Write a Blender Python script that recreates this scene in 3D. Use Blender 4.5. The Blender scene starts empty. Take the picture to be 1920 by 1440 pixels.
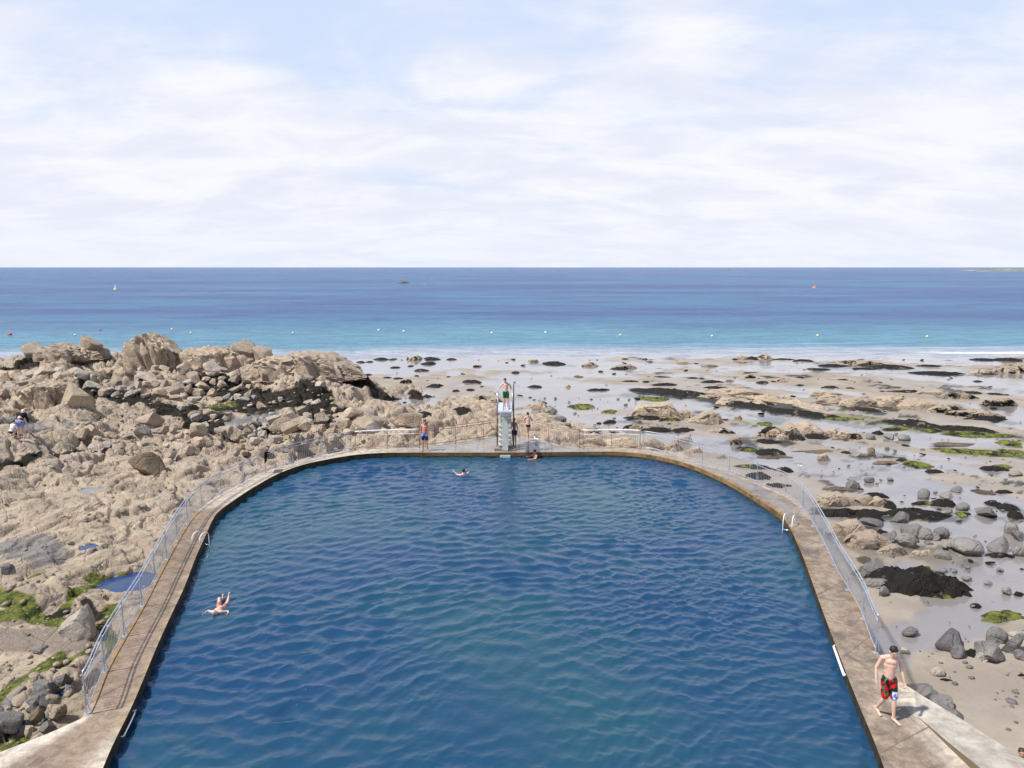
import bpy, bmesh, math, random
import numpy as np
from mathutils import Vector, Matrix, Euler
PI = math.pi
C = bpy.context.scene.collection
sc = bpy.context.scene

# ------------------------------------------------------------------ camera
F, PITCH, CAMZ = 1383.0, math.radians(9.0), 10.0
CP, SP = math.cos(PITCH), math.sin(PITCH)

def at(px, py, z=0.0):
    """a point of the place from where it shows in the photograph, at height z"""
    u = (px - 960.0) / F; v = (py - 720.0) / F
    d = (u, CP - v * SP, -SP - v * CP)
    t = (z - CAMZ) / d[2]
    return Vector((d[0] * t, d[1] * t, z))

def depth_of(y, z):
    return y * CP + (CAMZ - z) * SP

cam_d = bpy.data.cameras.new('camera'); cam = bpy.data.objects.new('camera', cam_d); C.objects.link(cam)
cam.location = (0, 0, CAMZ); cam.rotation_euler = (PI / 2 - PITCH, 0, 0)
cam_d.sensor_fit = 'HORIZONTAL'; cam_d.sensor_width = 36.0; cam_d.lens = 36.0 * F / 1920.0
cam_d.clip_start = 0.1; cam_d.clip_end = 200000.0
sc.camera = cam
sc.view_settings.view_transform = 'Standard'; sc.view_settings.look = 'None'
sc.view_settings.exposure = 0.30; sc.view_settings.gamma = 1.0
sc.cycles.use_denoising = True
sc.cycles.max_bounces = 6

# ------------------------------------------------------------------ noise
def _h(ix, iy, s):
    with np.errstate(over='ignore'):
        n = (ix.astype(np.int64) * 374761393 + iy.astype(np.int64) * 668265263 + np.int64(s) * 2147483647 % 1000003 * 7919).astype(np.uint32)
        n = (n ^ (n >> np.uint32(13))) * np.uint32(1274126177)
        n = (n ^ (n >> np.uint32(16))) * np.uint32(2246822519)
        n = n ^ (n >> np.uint32(13))
    return n.astype(np.float64) / 4294967295.0

def vn(x, y, s=0):
    x = np.asarray(x, float); y = np.asarray(y, float)
    ix = np.floor(x); iy = np.floor(y); fx = x - ix; fy = y - iy
    fx = fx * fx * fx * (fx * (fx * 6 - 15) + 10); fy = fy * fy * fy * (fy * (fy * 6 - 15) + 10)
    a = _h(ix, iy, s); b = _h(ix + 1, iy, s); c = _h(ix, iy + 1, s); d = _h(ix + 1, iy + 1, s)
    return ((a * (1 - fx) + b * fx) * (1 - fy) + (c * (1 - fx) + d * fx) * fy) * 2 - 1

def fbm(x, y, o=4, s=0, g=0.5):
    r = 0; a = 1.0; t = 0
    for i in range(o):
        r = r + a * vn(x * 2 ** i + 17.3 * i, y * 2 ** i - 9.1 * i, s + i * 31); t += a; a *= g
    return r / t

def plates(x, y, s=0, tilt=1.0, soft=.22):
    """tilted slabs: (height, gap between slabs); neighbours meet over a short slope"""
    ix = np.floor(x); iy = np.floor(y)
    b1 = np.full(x.shape, 9.0); b2 = np.full(x.shape, 9.0); h = np.zeros(x.shape); h2 = np.zeros(x.shape)
    for i in (-1, 0, 1):
        for j in (-1, 0, 1):
            cx = ix + i; cy = iy + j
            dx = x - (cx + 0.15 + 0.7 * _h(cx, cy, s)); dy = y - (cy + 0.15 + 0.7 * _h(cx, cy, s + 1))
            d = np.sqrt(dx * dx + dy * dy)
            hh = (_h(cx, cy, s + 2) * 2 - 1) + tilt * (dx * (_h(cx, cy, s + 3) * 2 - 1) + dy * (_h(cx, cy, s + 4) * 2 - 1)) * 1.6 - tilt * d * d * .5
            m = d < b1; m2 = ~m & (d < b2)
            h2 = np.where(m, h, np.where(m2, hh, h2)); b2 = np.where(m, b1, np.where(m2, d, b2))
            h = np.where(m, hh, h); b1 = np.where(m, d, b1)
    g = b2 - b1; t = np.clip(g / soft, 0, 1); k = .5 + .5 * t * t * (3 - 2 * t)
    return h * k + np.where(b2 < 8, h2, h) * (1 - k), g

def sst(a, b, x):
    t = np.clip((x - a) / (b - a), 0, 1); return t * t * (3 - 2 * t)

def seg_dist(X, Y, pts):
    """distance to a polyline"""
    best = np.full(np.shape(X), 1e9)
    if len(pts) == 1:
        return np.hypot(X - pts[0][0], Y - pts[0][1])
    for (ax, ay), (bx, by) in zip(pts[:-1], pts[1:]):
        vx, vy = bx - ax, by - ay; L = vx * vx + vy * vy + 1e-9
        t = np.clip(((X - ax) * vx + (Y - ay) * vy) / L, 0, 1)
        best = np.minimum(best, np.hypot(X - ax - t * vx, Y - ay - t * vy))
    return best

# ------------------------------------------------------------------ object helpers
def tag(o, label=None, cat=None, group=None, kind=None):
    if label: o['label'] = label
    if cat: o['category'] = cat
    if group: o['group'] = group
    if kind: o['kind'] = kind
    return o

def link(name, me, mat=None, parent=None, loc=None):
    o = bpy.data.objects.new(name, me); C.objects.link(o)
    if mat is not None:
        me.materials.clear(); me.materials.append(mat)
    if parent is not None: o.parent = parent
    if loc is not None: o.location = loc
    return o

def empty(name, loc=(0, 0, 0), rz=0.0, scale=1.0):
    o = bpy.data.objects.new(name, None); C.objects.link(o)
    o.location = loc; o.rotation_euler = (0, 0, rz); o.scale = (scale,) * 3
    o.empty_display_size = 0.2
    return o

def mesh_np(name, V, Fq, smooth=True):
    me = bpy.data.meshes.new(name)
    V = np.asarray(V, np.float32); Fq = np.asarray(Fq, np.int32)
    n = Fq.shape[1]
    me.vertices.add(len(V)); me.vertices.foreach_set('co', V.ravel())
    me.loops.add(Fq.size); me.loops.foreach_set('vertex_index', Fq.ravel())
    me.polygons.add(len(Fq)); me.polygons.foreach_set('loop_start', np.arange(0, Fq.size, n, dtype=np.int32))
    me.polygons.foreach_set('loop_total', np.full(len(Fq), n, np.int32))
    me.polygons.foreach_set('use_smooth', np.full(len(Fq), smooth))
    me.update(calc_edges=True); me.validate()
    return me

def attr(me, name, arr):
    a = me.attributes.new(name, 'FLOAT', 'POINT'); a.data.foreach_set('value', np.asarray(arr, np.float32).ravel())

def grid_faces(r, c, keep=None):
    i = np.arange(r - 1)[:, None] * c + np.arange(c - 1)[None, :]
    f = np.stack([i, i + 1, i + c + 1, i + c], -1).reshape(-1, 4)
    return f if keep is None else f[keep[f].all(1)]

def bm_obj(name, bm, mat, parent=None, smooth=False, loc=None):
    me = bpy.data.meshes.new(name); bmesh.ops.recalc_face_normals(bm, faces=bm.faces); bm.to_mesh(me); bm.free()
    if smooth: me.polygons.foreach_set('use_smooth', np.full(len(me.polygons), True))
    return link(name, me, mat, parent, loc)

def add_box(bm, c, s, rz=0.0, bev=0.0):
    r = bmesh.ops.create_cube(bm, size=1.0)
    M = Matrix.Translation(c) @ Matrix.Rotation(rz, 4, 'Z') @ Matrix.Diagonal((*s, 1))
    bmesh.ops.transform(bm, matrix=M, verts=r['verts'])
    if bev:
        es = list({e for v in r['verts'] for e in v.link_edges})
        bmesh.ops.bevel(bm, geom=es, offset=bev, segments=2, affect='EDGES')

def add_tube(bm, pts, r, n=8, caps=True):
    pts = [Vector(p) for p in pts]
    if not hasattr(r, '__len__'): r = [r] * len(pts)
    rings = []
    for i, p in enumerate(pts):
        t = (pts[min(i + 1, len(pts) - 1)] - pts[max(i - 1, 0)]).normalized()
        a = t.orthogonal().normalized() if abs(t.z) > .95 else t.cross(Vector((0, 0, 1))).normalized()
        b = t.cross(a)
        rings.append([bm.verts.new(p + r[i] * (math.cos(2 * PI * k / n) * a + math.sin(2 * PI * k / n) * b)) for k in range(n)])
    for A, B in zip(rings[:-1], rings[1:]):
        for k in range(n):
            bm.faces.new((A[k], A[(k + 1) % n], B[(k + 1) % n], B[k]))
    if caps:
        bm.faces.new(rings[0]); bm.faces.new(list(reversed(rings[-1])))

def add_ball(bm, c, r, M=None, sub=2):
    g = bmesh.ops.create_icosphere(bm, subdivisions=sub, radius=1.0)
    r = (r, r, r) if not hasattr(r, '__len__') else r
    T = Matrix.Translation(c) @ (M.to_4x4() if M is not None else Matrix.Identity(4)) @ Matrix.Diagonal((*r, 1))
    bmesh.ops.transform(bm, matrix=T, verts=g['verts'])

# ------------------------------------------------------------------ materials
class NT:
    def __init__(s, name, world=False):
        s.m = bpy.data.materials.new(name); s.m.use_nodes = True
        s.t = s.m.node_tree; s.n = s.t.nodes; s.bsdf = s.n['Principled BSDF']
    def new(s, t, **k):
        n = s.n.new(t)
        for a, v in k.items(): setattr(n, a, v)
        return n
    def put(s, sock, v):
        if hasattr(v, 'is_output') or isinstance(v, bpy.types.NodeSocket): s.t.links.new(v, sock)
        else:
            if hasattr(sock.default_value, '__len__') and not hasattr(v, '__len__'): v = (v, v, v)
            if hasattr(v, '__len__') and len(v) == 3 and len(sock.default_value) == 4: v = (*v, 1)
            sock.default_value = v
    def geo(s, objspace=False):
        if objspace: return s.new('ShaderNodeTexCoord').outputs['Object']
        return s.new('ShaderNodeNewGeometry').outputs['Position']
    def mapped(s, vec, scale=(1, 1, 1), rot=(0, 0, 0), loc=(0, 0, 0)):
        n = s.new('ShaderNodeMapping'); s.put(n.inputs['Vector'], vec)
        n.inputs['Scale'].default_value = scale; n.inputs['Rotation'].default_value = rot; n.inputs['Location'].default_value = loc
        return n.outputs[0]
    def noise(s, vec, scale, detail=5, rough=.55, dist=0.0, col=False):
        n = s.new('ShaderNodeTexNoise'); s.put(n.inputs['Vector'], vec)
        n.inputs['Scale'].default_value = scale; n.inputs['Detail'].default_value = detail
        n.inputs['Roughness'].default_value = rough; n.inputs['Distortion'].default_value = dist
        return n.outputs['Color' if col else 'Fac']
    def voro(s, vec, scale, feature='DISTANCE_TO_EDGE', out='Distance', rnd=1.0):
        n = s.new('ShaderNodeTexVoronoi', feature=feature); s.put(n.inputs['Vector'], vec)
        n.inputs['Scale'].default_value = scale; n.inputs['Randomness'].default_value = rnd
        return n.outputs[out]
    def ramp(s, f, lo, hi, a=0.0, b=1.0):
        n = s.new('ShaderNodeMapRange', interpolation_type='SMOOTHSTEP'); s.put(n.inputs[0], f)
        for i, v in zip((1, 2, 3, 4), (lo, hi, a, b)): s.put(n.inputs[i], v)
        return n.outputs[0]
    def mix(s, f, a, b, mode='MIX'):
        n = s.new('ShaderNodeMix', data_type='RGBA', blend_type=mode)
        s.put(n.inputs[0], f); s.put(n.inputs[6], a); s.put(n.inputs[7], b)
        return n.outputs[2]
    def math(s, op, a, b=0.0, clamp=False):
        n = s.new('ShaderNodeMath', operation=op, use_clamp=clamp); s.put(n.inputs[0], a); s.put(n.inputs[1], b)
        return n.outputs[0]
    def attr(s, name):
        return s.new('ShaderNodeAttribute', attribute_name=name).outputs['Fac']
    def rnd(s):
        return s.new('ShaderNodeObjectInfo').outputs['Random']
    def bump(s, h, strength=.5, dist=.05, nrm=None):
        n = s.new('ShaderNodeBump'); s.put(n.inputs['Height'], h)
        n.inputs['Strength'].default_value = strength; n.inputs['Distance'].default_value = dist
        if nrm is not None: s.put(n.inputs['Normal'], nrm)
        return n.outputs[0]
    def out(s, **k):
        names = {'col': 'Base Color', 'rough': 'Roughness', 'metal': 'Metallic', 'spec': 'Specular IOR Level', 'nrm': 'Normal',
                 'coat': 'Coat Weight', 'coat_r': 'Coat Roughness', 'coat_ior': 'Coat IOR', 'coat_n': 'Coat Normal', 'ior': 'IOR'}
        for a, v in k.items(): s.put(s.bsdf.inputs[names[a]], v)
        return s.m

TAN1, TAN2, TAN3, GRY = (.435, .355, .268), (.31, .25, .19), (.395, .315, .25), (.26, .242, .22)
WEEDC, ALGC = (.013, .0115, .0085), (.115, .135, .022)

def rock_nodes(t, vec, c1=TAN1, c2=TAN2, c3=TAN3, c4=GRY):
    n1 = t.noise(vec, .55, 6, .6); n2 = t.noise(vec, 2.3, 7, .65); n3 = t.noise(vec, .17, 3)
    col = t.mix(t.ramp(n1, .36, .64), c2, c1)
    col = t.mix(t.ramp(n3, .45, .65, 0, .7), col, c3)
    col = t.mix(t.ramp(n2, .56, .76, 0, .8), col, c4)
    pit = t.ramp(t.noise(vec, 4.5, 6, .75), .57, .68, 0, .8)
    col = t.mix(pit, col, (.085, .07, .055))
    col = t.mix(t.ramp(t.noise(vec, .31, 7, .68, .8), .56, .66, 0, .55), col, tuple(x * k for x, k in zip(c3, (.80, .70, .70))))
    col = t.mix(t.ramp(t.noise(vec, 1.15, 7, .75, .5), .60, .68, 0, .7), col, tuple(x * .40 for x in c4))
    col = t.mix(t.ramp(t.noise(vec, .8, 6, .7), .62, .70, 0, .45), col, (.36, .275, .14))
    fine = t.noise(vec, 14, 4, .7)
    col = t.mix(.35, col, t.mix(fine, (.55,) * 3, (1.45,) * 3), 'MULTIPLY')
    h = t.math('ADD', t.math('MULTIPLY', t.noise(vec, 1.6, 8, .68), 1.0), t.math('MULTIPLY', t.noise(vec, 7, 6, .7), .35))
    crk = t.ramp(t.voro(t.mapped(t.mix(.18, vec, t.noise(vec, 1.2, 3, col=True)), (1, 1.7, 1), (0, 0, .6)), 1.1), 0, .05)
    h = t.math('ADD', h, t.math('MULTIPLY', crk, .16))
    return col, h

def mat_bedrock():
    t = NT('bedrock'); v = t.geo()
    col, h = rock_nodes(t, v)
    w, a, s, g = t.attr('weed'), t.attr('algae'), t.attr('sandy'), t.attr('grey')
    col = t.mix(g, col, t.mix(t.noise(v, 2.5, 6, .7), (.12, .12, .13), (.26, .245, .235)))
    col = t.mix(s, col, t.mix(t.noise(v, .9, 5), (.19, .155, .13), (.27, .215, .175)))
    col = t.mix(a, col, t.mix(t.ramp(t.noise(v, 3.5, 6, .7), .35, .68), (.035, .05, .012), (.17, .185, .03)))
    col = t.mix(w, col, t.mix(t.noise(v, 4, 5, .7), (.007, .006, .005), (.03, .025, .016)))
    return t.out(col=col, rough=.85, spec=.25, nrm=t.bump(h, 1.0, .22))

def mat_rock(name, kind):
    t = NT(name); v = t.geo()
    r = t.rnd()
    cols = {'tan': (TAN1, TAN2, TAN3, GRY), 'grey': ((.225, .215, .21), (.14, .135, .135), (.26, .245, .23), (.31, .295, .275)),
            'pale': ((.44, .395, .345), (.32, .285, .25), (.40, .345, .305), (.30, .285, .27)), 'brown': ((.16, .12, .085), (.09, .07, .05), (.19, .14, .1), (.1, .095, .08))}
    k = {'weed': 'brown', 'algae': 'brown', 'mixed': 'tan'}.get(kind, kind)
    col, h = rock_nodes(t, v, *cols[k])
    col = t.mix(.55, col, t.mix(r, (.72, .72, .74), (1.22, 1.18, 1.12)), 'MULTIPLY')
    wd = t.mix(t.noise(v, 5, 5, .7), (.004, .0038, .0034), (.019, .016, .011))
    gr = t.mix(t.ramp(t.noise(v, 3, 6, .7), .35, .65), (.04, .05, .012), (.18, .19, .035))
    n = t.noise(v, 1.1, 6, .65)
    if kind == 'weed':
        col = t.mix(t.ramp(n, .66, .60), col, wd)
    elif kind == 'algae':
        col = t.mix(t.ramp(n, .42, .5), wd, gr)
    elif kind == 'mixed':
        col = t.mix(t.ramp(n, .50, .56), col, wd)
    elif kind == 'tan':
        col = t.mix(t.ramp(n, .66, .72, 0, .9), col, wd)
    return t.out(col=col, rough=.8 if kind != 'weed' else .6, spec=.25, nrm=t.bump(h, 1.0, .2))

def mat_sand():
    t = NT('wet_and_dry_sand'); v = t.geo()
    w, a, d = t.attr('wet'), t.attr('algae'), t.attr('weed')
    n = t.noise(v, .35, 6, .6); f = t.noise(v, 9, 5, .7)
    dry = t.mix(t.ramp(n, .35, .65), (.235, .198, .162), (.305, .262, .218))
    wetc = t.mix(n, (.185, .165, .16), (.24, .215, .205))
    col = t.mix(w, dry, wetc)
    spots = t.ramp(t.noise(v, 3.1, 6, .72), .62, .70, 0, .55)
    col = t.mix(spots, col, (.12, .10, .08))
    col = t.mix(.3, col, t.mix(f, (.6,) * 3, (1.4,) * 3), 'MULTIPLY')
    col = t.mix(a, col, t.mix(t.noise(v, 2.5, 6, .7), (.06, .06, .018), (.17, .175, .04)))
    col = t.mix(d, col, (.02, .017, .012))
    h = t.math('ADD', t.noise(v, 2.2, 5, .6), t.math('MULTIPLY', f, .25))
    rip = t.noise(t.mapped(v, (1.0, .55, 1)), 5, 3, .5)
    return t.out(col=col, rough=t.ramp(w, 0, 1, .9, .45), spec=.3, nrm=t.bump(h, .5, .05), coat=w, coat_r=.09, coat_ior=1.4,
                 coat_n=t.bump(rip, .22, .02))

def mat_concrete():
    t = NT('stained_concrete'); v = t.geo()
    br, wet, oc, dk, pale = (t.attr(x) for x in ('brown', 'wet', 'ochre', 'dark', 'pale'))
    n = t.noise(v, .8, 7, .65); f = t.noise(v, 11, 5, .7); m = t.noise(v, 2.6, 6, .65)
    base = t.mix(t.ramp(n, .35, .65), (.25, .205, .155), (.36, .31, .25))
    base = t.mix(t.math('MULTIPLY', br, t.ramp(m, .25, .6, .5, 1)), base, t.mix(m, (.185, .132, .098), (.285, .214, .165)))
    base = t.mix(t.math('MULTIPLY', oc, t.ramp(m, .3, .6)), base, t.mix(f, (.19, .115, .04), (.31, .21, .095)))
    d2 = t.math('MULTIPLY', dk, t.ramp(t.math('ADD', t.noise(v, 1.1, 8, .74, .8), t.math('MULTIPLY', t.math('MAXIMUM', t.math('SUBTRACT', dk, .9), 0), .5)), .42, .66))
    base = t.mix(t.math('MULTIPLY', d2, .8), base, (.085, .074, .074))
    base = t.mix(t.math('MULTIPLY', pale, t.ramp(n, .25, .5, .6, 1)), base, (.50, .455, .395))
    base = t.mix(t.ramp(t.noise(v, 4.2, 6, .75), .60, .70, 0, .5), base, (.12, .09, .06))
    base = t.mix(.3, base, t.mix(f, (.6,) * 3, (1.4,) * 3), 'MULTIPLY')
    base = t.mix(.75, base, t.mix(t.ramp(t.noise(v, 3.3, 8, .78, .5), .34, .66), (.58, .56, .56), (1.32, 1.30, 1.26)), 'MULTIPLY')
    w2 = t.math('MULTIPLY', wet, t.ramp(n, .3, .5))
    base = t.mix(w2, base, t.mix(.5, base, (.15, .14, .15)))
    run = t.attr('run'); fr = t.math('ABSOLUTE', t.math('SUBTRACT', t.math('FRACT', t.math('ADD', t.math('DIVIDE', run, 3.7), t.math('MULTIPLY', n, .03))), .5))
    base = t.mix(t.ramp(fr, .007, .003, 0, .75), base, (.06, .05, .04))
    base = t.mix(t.ramp(t.noise(v, 22, 3, .8), .58, .72, 0, .5), base, (.09, .075, .06))
    base = t.mix(t.ramp(t.noise(t.mapped(v, (1, 1, 1), (0, 0, .5)), .45, 6, .7, 1.2), .54, .62, 0, .5), base, (.13, .105, .085))
    h = t.math('ADD', m, t.math('MULTIPLY', f, .4))
    return t.out(col=base, rough=.85, spec=.25, nrm=t.bump(h, .7, .03), coat=w2, coat_r=.12, coat_ior=1.4)

def mat_wall():
    t = NT('weedy_pool_wall'); v = t.geo()
    o = t.attr('ochre'); n = t.noise(t.mapped(v, (1, 1, .5)), 1.7, 7, .7)
    z = t.new('ShaderNodeSeparateXYZ'); t.put(z.inputs[0], v)
    top = t.ramp(z.outputs[2], -.30, -.08)
    c = t.mix(t.ramp(n, .35, .65), (.014, .012, .007), (.055, .045, .022))
    oc = t.mix(t.ramp(n, .4, .62), (.24, .15, .065), (.11, .07, .03))
    c = t.mix(t.math('MULTIPLY', o, t.ramp(t.math('ADD', top, t.math('MULTIPLY', n, .8)), .6, 1.0)), c, oc)
    return t.out(col=c, rough=.7, spec=.3, nrm=t.bump(n, .6, .05))

def mat_pool():
    t = NT('pool_water'); v = t.geo()
    n = t.noise(v, .09, 3); a = t.noise(t.mapped(v, (.8, 1.3, 1), (0, 0, .35)), 8.0, 6, .66); b = t.noise(v, 17, 3, .5)
    col = t.mix(t.ramp(n, .35, .65), (.0105, .044, .112), (.015, .064, .100))
    h = t.math('ADD', a, t.math('MULTIPLY', b, .22))
    return t.out(col=col, rough=.05, spec=.55, ior=1.33, nrm=t.bump(h, .5, .02))

def mat_sea():
    t = NT('sea_water'); v = t.geo()
    sh, foam = t.attr('shallow'), t.attr('foam')
    n1 = t.noise(t.mapped(v, (.30, 1, 1), (0, 0, .06)), .011, 6, .62, .4); n2 = t.noise(t.mapped(v, (.4, 1, 1)), .05, 7, .68)
    deep = t.mix(t.ramp(n1, .40, .58), (.007, .052, .195), (.018, .115, .240))
    deep = t.mix(t.ramp(n2, .47, .64, 0, .65), deep, (.004, .028, .150))
    turq = t.mix(n2, (.05, .175, .275), (.075, .215, .31))
    col = t.mix(t.ramp(sh, 0, .55), deep, turq)
    col = t.mix(t.ramp(sh, .72, 1.0), col, (.30, .33, .40))
    col = t.mix(foam, col, (.8, .82, .85))
    w1 = t.noise(t.mapped(v, (.55, 1, 1), (0, 0, -.15)), .5, 5, .6); w2 = t.noise(t.mapped(v, (.6, 1, 1)), 2.0, 4, .6)
    h = t.math('ADD', w1, t.math('MULTIPLY', w2, .25))
    rp = t.noise(t.mapped(v, (.30, 1, 1), (0, 0, -.1)), .55, 5, .75)
    col = t.mix(.8, col, t.mix(t.ramp(rp, .36, .64), (.72, .74, .80), (1.30, 1.26, 1.16)), 'MULTIPLY')  # bright and dark ripple facets, sky reflection painted into the water colour
    wh = t.ramp(t.noise(t.mapped(v, (.35, 1, 1)), .33, 6, .78), .62, .76, 0, .6)
    col = t.mix(t.math('MULTIPLY', wh, t.ramp(n1, .45, .7)), col, (.30, .45, .58))
    return t.out(col=col, rough=.25, spec=.08, ior=1.33, nrm=t.bump(h, 1.0, 1.3))

def mat_simple(name, col, rough=.6, metal=0.0, spec=.3, var=.25, scale=8, col2=None, bump=.15):
    t = NT(name); v = t.geo(True)
    n = t.noise(v, scale, 5, .65)
    c2 = col2 if col2 else tuple(x * (1 - var) for x in col)
    c = t.mix(t.ramp(n, .38, .62), c2, col)
    return t.out(col=c, rough=rough, metal=metal, spec=spec, nrm=t.bump(n, bump, .01))

M = {}
M['bed'] = mat_bedrock(); M['sand'] = mat_sand(); M['conc'] = mat_concrete(); M['wall'] = mat_wall()
M['pool'] = mat_pool(); M['sea'] = mat_sea()
for k in ('tan', 'grey', 'pale', 'brown', 'weed', 'algae', 'mixed'): M[k] = mat_rock('rock_' + k, k)
M['galv'] = mat_simple('galvanised_steel', (.50, .54, .64), .38, .55, .5, .25, 6)
M['rust'] = mat_simple('rusty_steel', (.33, .25, .21), .6, .3, .4, .4, 5, (.20, .13, .10))
M['white'] = mat_simple('white_paint', (.80, .79, .78), .45, 0, .4, .12, 6)
M['chrome'] = mat_simple('polished_steel', (.75, .74, .78), .25, .8, .5, .12, 6)
M['twconc'] = mat_simple('weathered_white_concrete', (.62, .61, .57), .8, 0, .25, .25, 4)
M['twgrey'] = mat_simple('grey_painted_concrete', (.56, .58, .55), .7, 0, .3, .15, 3)
M['twdark'] = mat_simple('dark_iron', (.06, .05, .05), .5, .4, .4, .3, 5)
M['plat'] = mat_simple('pale_blue_platform_paint', (.50, .54, .62), .5, 0, .4, .2, 3)
M['skin'] = mat_simple('fair_skin', (.63, .405, .32), .5, 0, .35, .12, 5, bump=.04)
M['skin2'] = mat_simple('tanned_skin', (.42, .235, .165), .5, 0, .35, .12, 5, bump=.04)
M['skin3'] = mat_simple('sunburnt_skin', (.55, .24, .18), .5, 0, .35, .12, 5, bump=.04)
M['hair'] = mat_simple('dark_hair', (.016, .012, .010), .5, 0, .4, .3, 40, bump=.4)
M['hairb'] = mat_simple('brown_hair', (.045, .026, .016), .5, 0, .4, .3, 40, bump=.4)
M['green'] = mat_simple('green_shorts_cloth', (.010, .12, .035), .8, 0, .2, .3, 7)
M['navy'] = mat_simple('navy_cloth', (.018, .022, .085), .8, 0, .2, .3, 7)
M['black'] = mat_simple('black_cloth', (.010, .010, .014), .8, 0, .2, .3, 7)
M['ltblue'] = mat_simple('pale_blue_cloth', (.36, .44, .72), .8, 0, .2, .2, 5, (.10, .14, .42))
M['whitec'] = mat_simple('white_cloth', (.78, .78, .80), .8, 0, .2, .1, 7)
M['eye'] = mat_simple('dark_eye', (.02, .015, .012), .3)
M['lip'] = mat_simple('lip', (.42, .16, .14), .5)
M['by'] = mat_simple('yellow_buoy_plastic', (.85, .78, .38), .45); M['bw'] = mat_simple('white_buoy_plastic', (.85, .84, .82), .45)
M['br'] = mat_simple('red_buoy_plastic', (.75, .10, .08), .45); M['bo'] = mat_simple('orange_buoy_plastic', (.80, .25, .06), .45)
M['land'] = mat_simple('far_land', (.30, .27, .25), .9, 0, .2, .5, .02, (.14, .15, .12), bump=0)

def mat_boardshorts():
    t = NT('printed_board_shorts'); v = t.geo(True)
    x = t.new('ShaderNodeSeparateXYZ'); t.put(x.inputs[0], v)
    c = t.voro(t.mapped(v, (1, 1, .8), (0, .5, 0)), 15, 'F1', 'Color'); s = t.new('ShaderNodeSeparateColor'); t.put(s.inputs[0], c)
    col = t.mix(t.ramp(s.outputs[0], .58, .60), (.012, .010, .014), (.42, .015, .020))
    col = t.mix(t.ramp(s.outputs[1], .90, .92), col, (.68, .14, .07))
    col = t.mix(t.ramp(s.outputs[2], .84, .86), col, (.06, .13, .07))
    wb = t.mix(t.ramp(t.noise(v, 16, 3), .46, .54), (.10, .16, .55), (.68, .70, .78))
    leg = t.math('MULTIPLY', t.ramp(x.outputs[0], -.012, -.022), t.ramp(x.outputs[2], .70, .68))
    col = t.mix(leg, col, wb)
    return t.out(col=col, rough=.8, spec=.2, nrm=t.bump(t.noise(v, 9, 4), .3, .02))
M['board'] = mat_boardshorts()

def mat_blueshorts():
    t = NT('two_tone_blue_shorts'); v = t.geo(True)
    x = t.new('ShaderNodeSeparateXYZ'); t.put(x.inputs[0], v)
    n = t.math('ADD', x.outputs[2], t.math('MULTIPLY', t.noise(v, 6, 2), .16))
    col = t.mix(t.ramp(n, .93, .95), (.012, .022, .12), (.16, .30, .72))
    col = t.mix(t.ramp(n, 1.05, 1.06), col, (.015, .03, .16))
    return t.out(col=col, rough=.8, spec=.2)
M['blue'] = mat_blueshorts()

# ------------------------------------------------------------------ sky and sun
SUN_EL = math.radians(56); SUN_V = Vector((-math.cos(SUN_EL) * .933, -math.cos(SUN_EL) * .36, math.sin(SUN_EL)))
w = bpy.data.worlds.new('World'); sc.world = w; w.use_nodes = True
wt = w.node_tree; bg = wt.nodes['Background']
class WT(NT):
    def __init__(s): s.t = wt; s.n = wt.nodes
t = WT()
sky = t.new('ShaderNodeTexSky'); sky.sky_type = 'NISHITA'; sky.sun_disc = False
sky.sun_elevation = SUN_EL; sky.sun_rotation = math.atan2(SUN_V.x, SUN_V.y); sky.altitude = 10; sky.air_density = 1.0; sky.dust_density = .6; sky.ozone_density = 1.2
gen = t.new('ShaderNodeTexCoord').outputs['Generated']
sep = t.new('ShaderNodeSeparateXYZ'); t.put(sep.inputs[0], gen)
el = t.math('MAXIMUM', sep.outputs[2], 0.0)
den = t.math('ADD', el, .26)
cmb = t.new('ShaderNodeCombineXYZ'); t.put(cmb.inputs[0], t.math('DIVIDE', sep.outputs[0], den)); t.put(cmb.inputs[1], t.math('DIVIDE', sep.outputs[1], den))
pv = cmb.outputs[0]
c1 = t.noise(t.mapped(pv, (.8, 1.0, 1), (0, 0, .25), (3.1, 1.9, 0)), 1.9, 10, .58, .4)
c2 = t.noise(t.mapped(pv, (.5, 1.4, 1), (0, 0, .1), (7.7, 4.2, 0)), 5.0, 8, .62, .4)
cov = t.math('ADD', t.math('MULTIPLY', c1, .75), t.math('MULTIPLY', c2, .25))
lowb = t.ramp(el, .03, .46, .17, -.13)          # more cloud low over the sea, clear overhead
cov = t.math('ADD', cov, lowb)
fac = t.ramp(cov, .40, .62)
shade = t.ramp(t.noise(t.mapped(pv, (.7, 1.2, 1), (0, 0, .2), (1.2, 8.8, 0)), 3.0, 9, .60, .4), .36, .64)
cloud = t.mix(shade, (6.75, 6.95, 7.85), (7.95, 7.95, 8.3))
cloud = t.mix(t.ramp(el, 0, .10, .5, 0), cloud, (6.7, 7.15, 8.05))
skyc = t.mix(t.ramp(el, .30, .75, .95, .12), sky.outputs[0], (5.55, 6.45, 8.2))
full = t.mix(t.math('MULTIPLY', fac, .93), skyc, cloud)
t.put(bg.inputs['Color'], full); bg.inputs['Strength'].default_value = .1
sun_d = bpy.data.lights.new('sun', 'SUN'); sun_d.energy = 5.0; sun_d.angle = math.radians(2.2); sun_d.color = (1.0, .955, .88)
sun = bpy.data.objects.new('sun', sun_d); C.objects.link(sun); sun.location = (-40, -10, 60)
sun.rotation_euler = (-SUN_V).to_track_quat('-Z', 'Y').to_euler()

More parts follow.
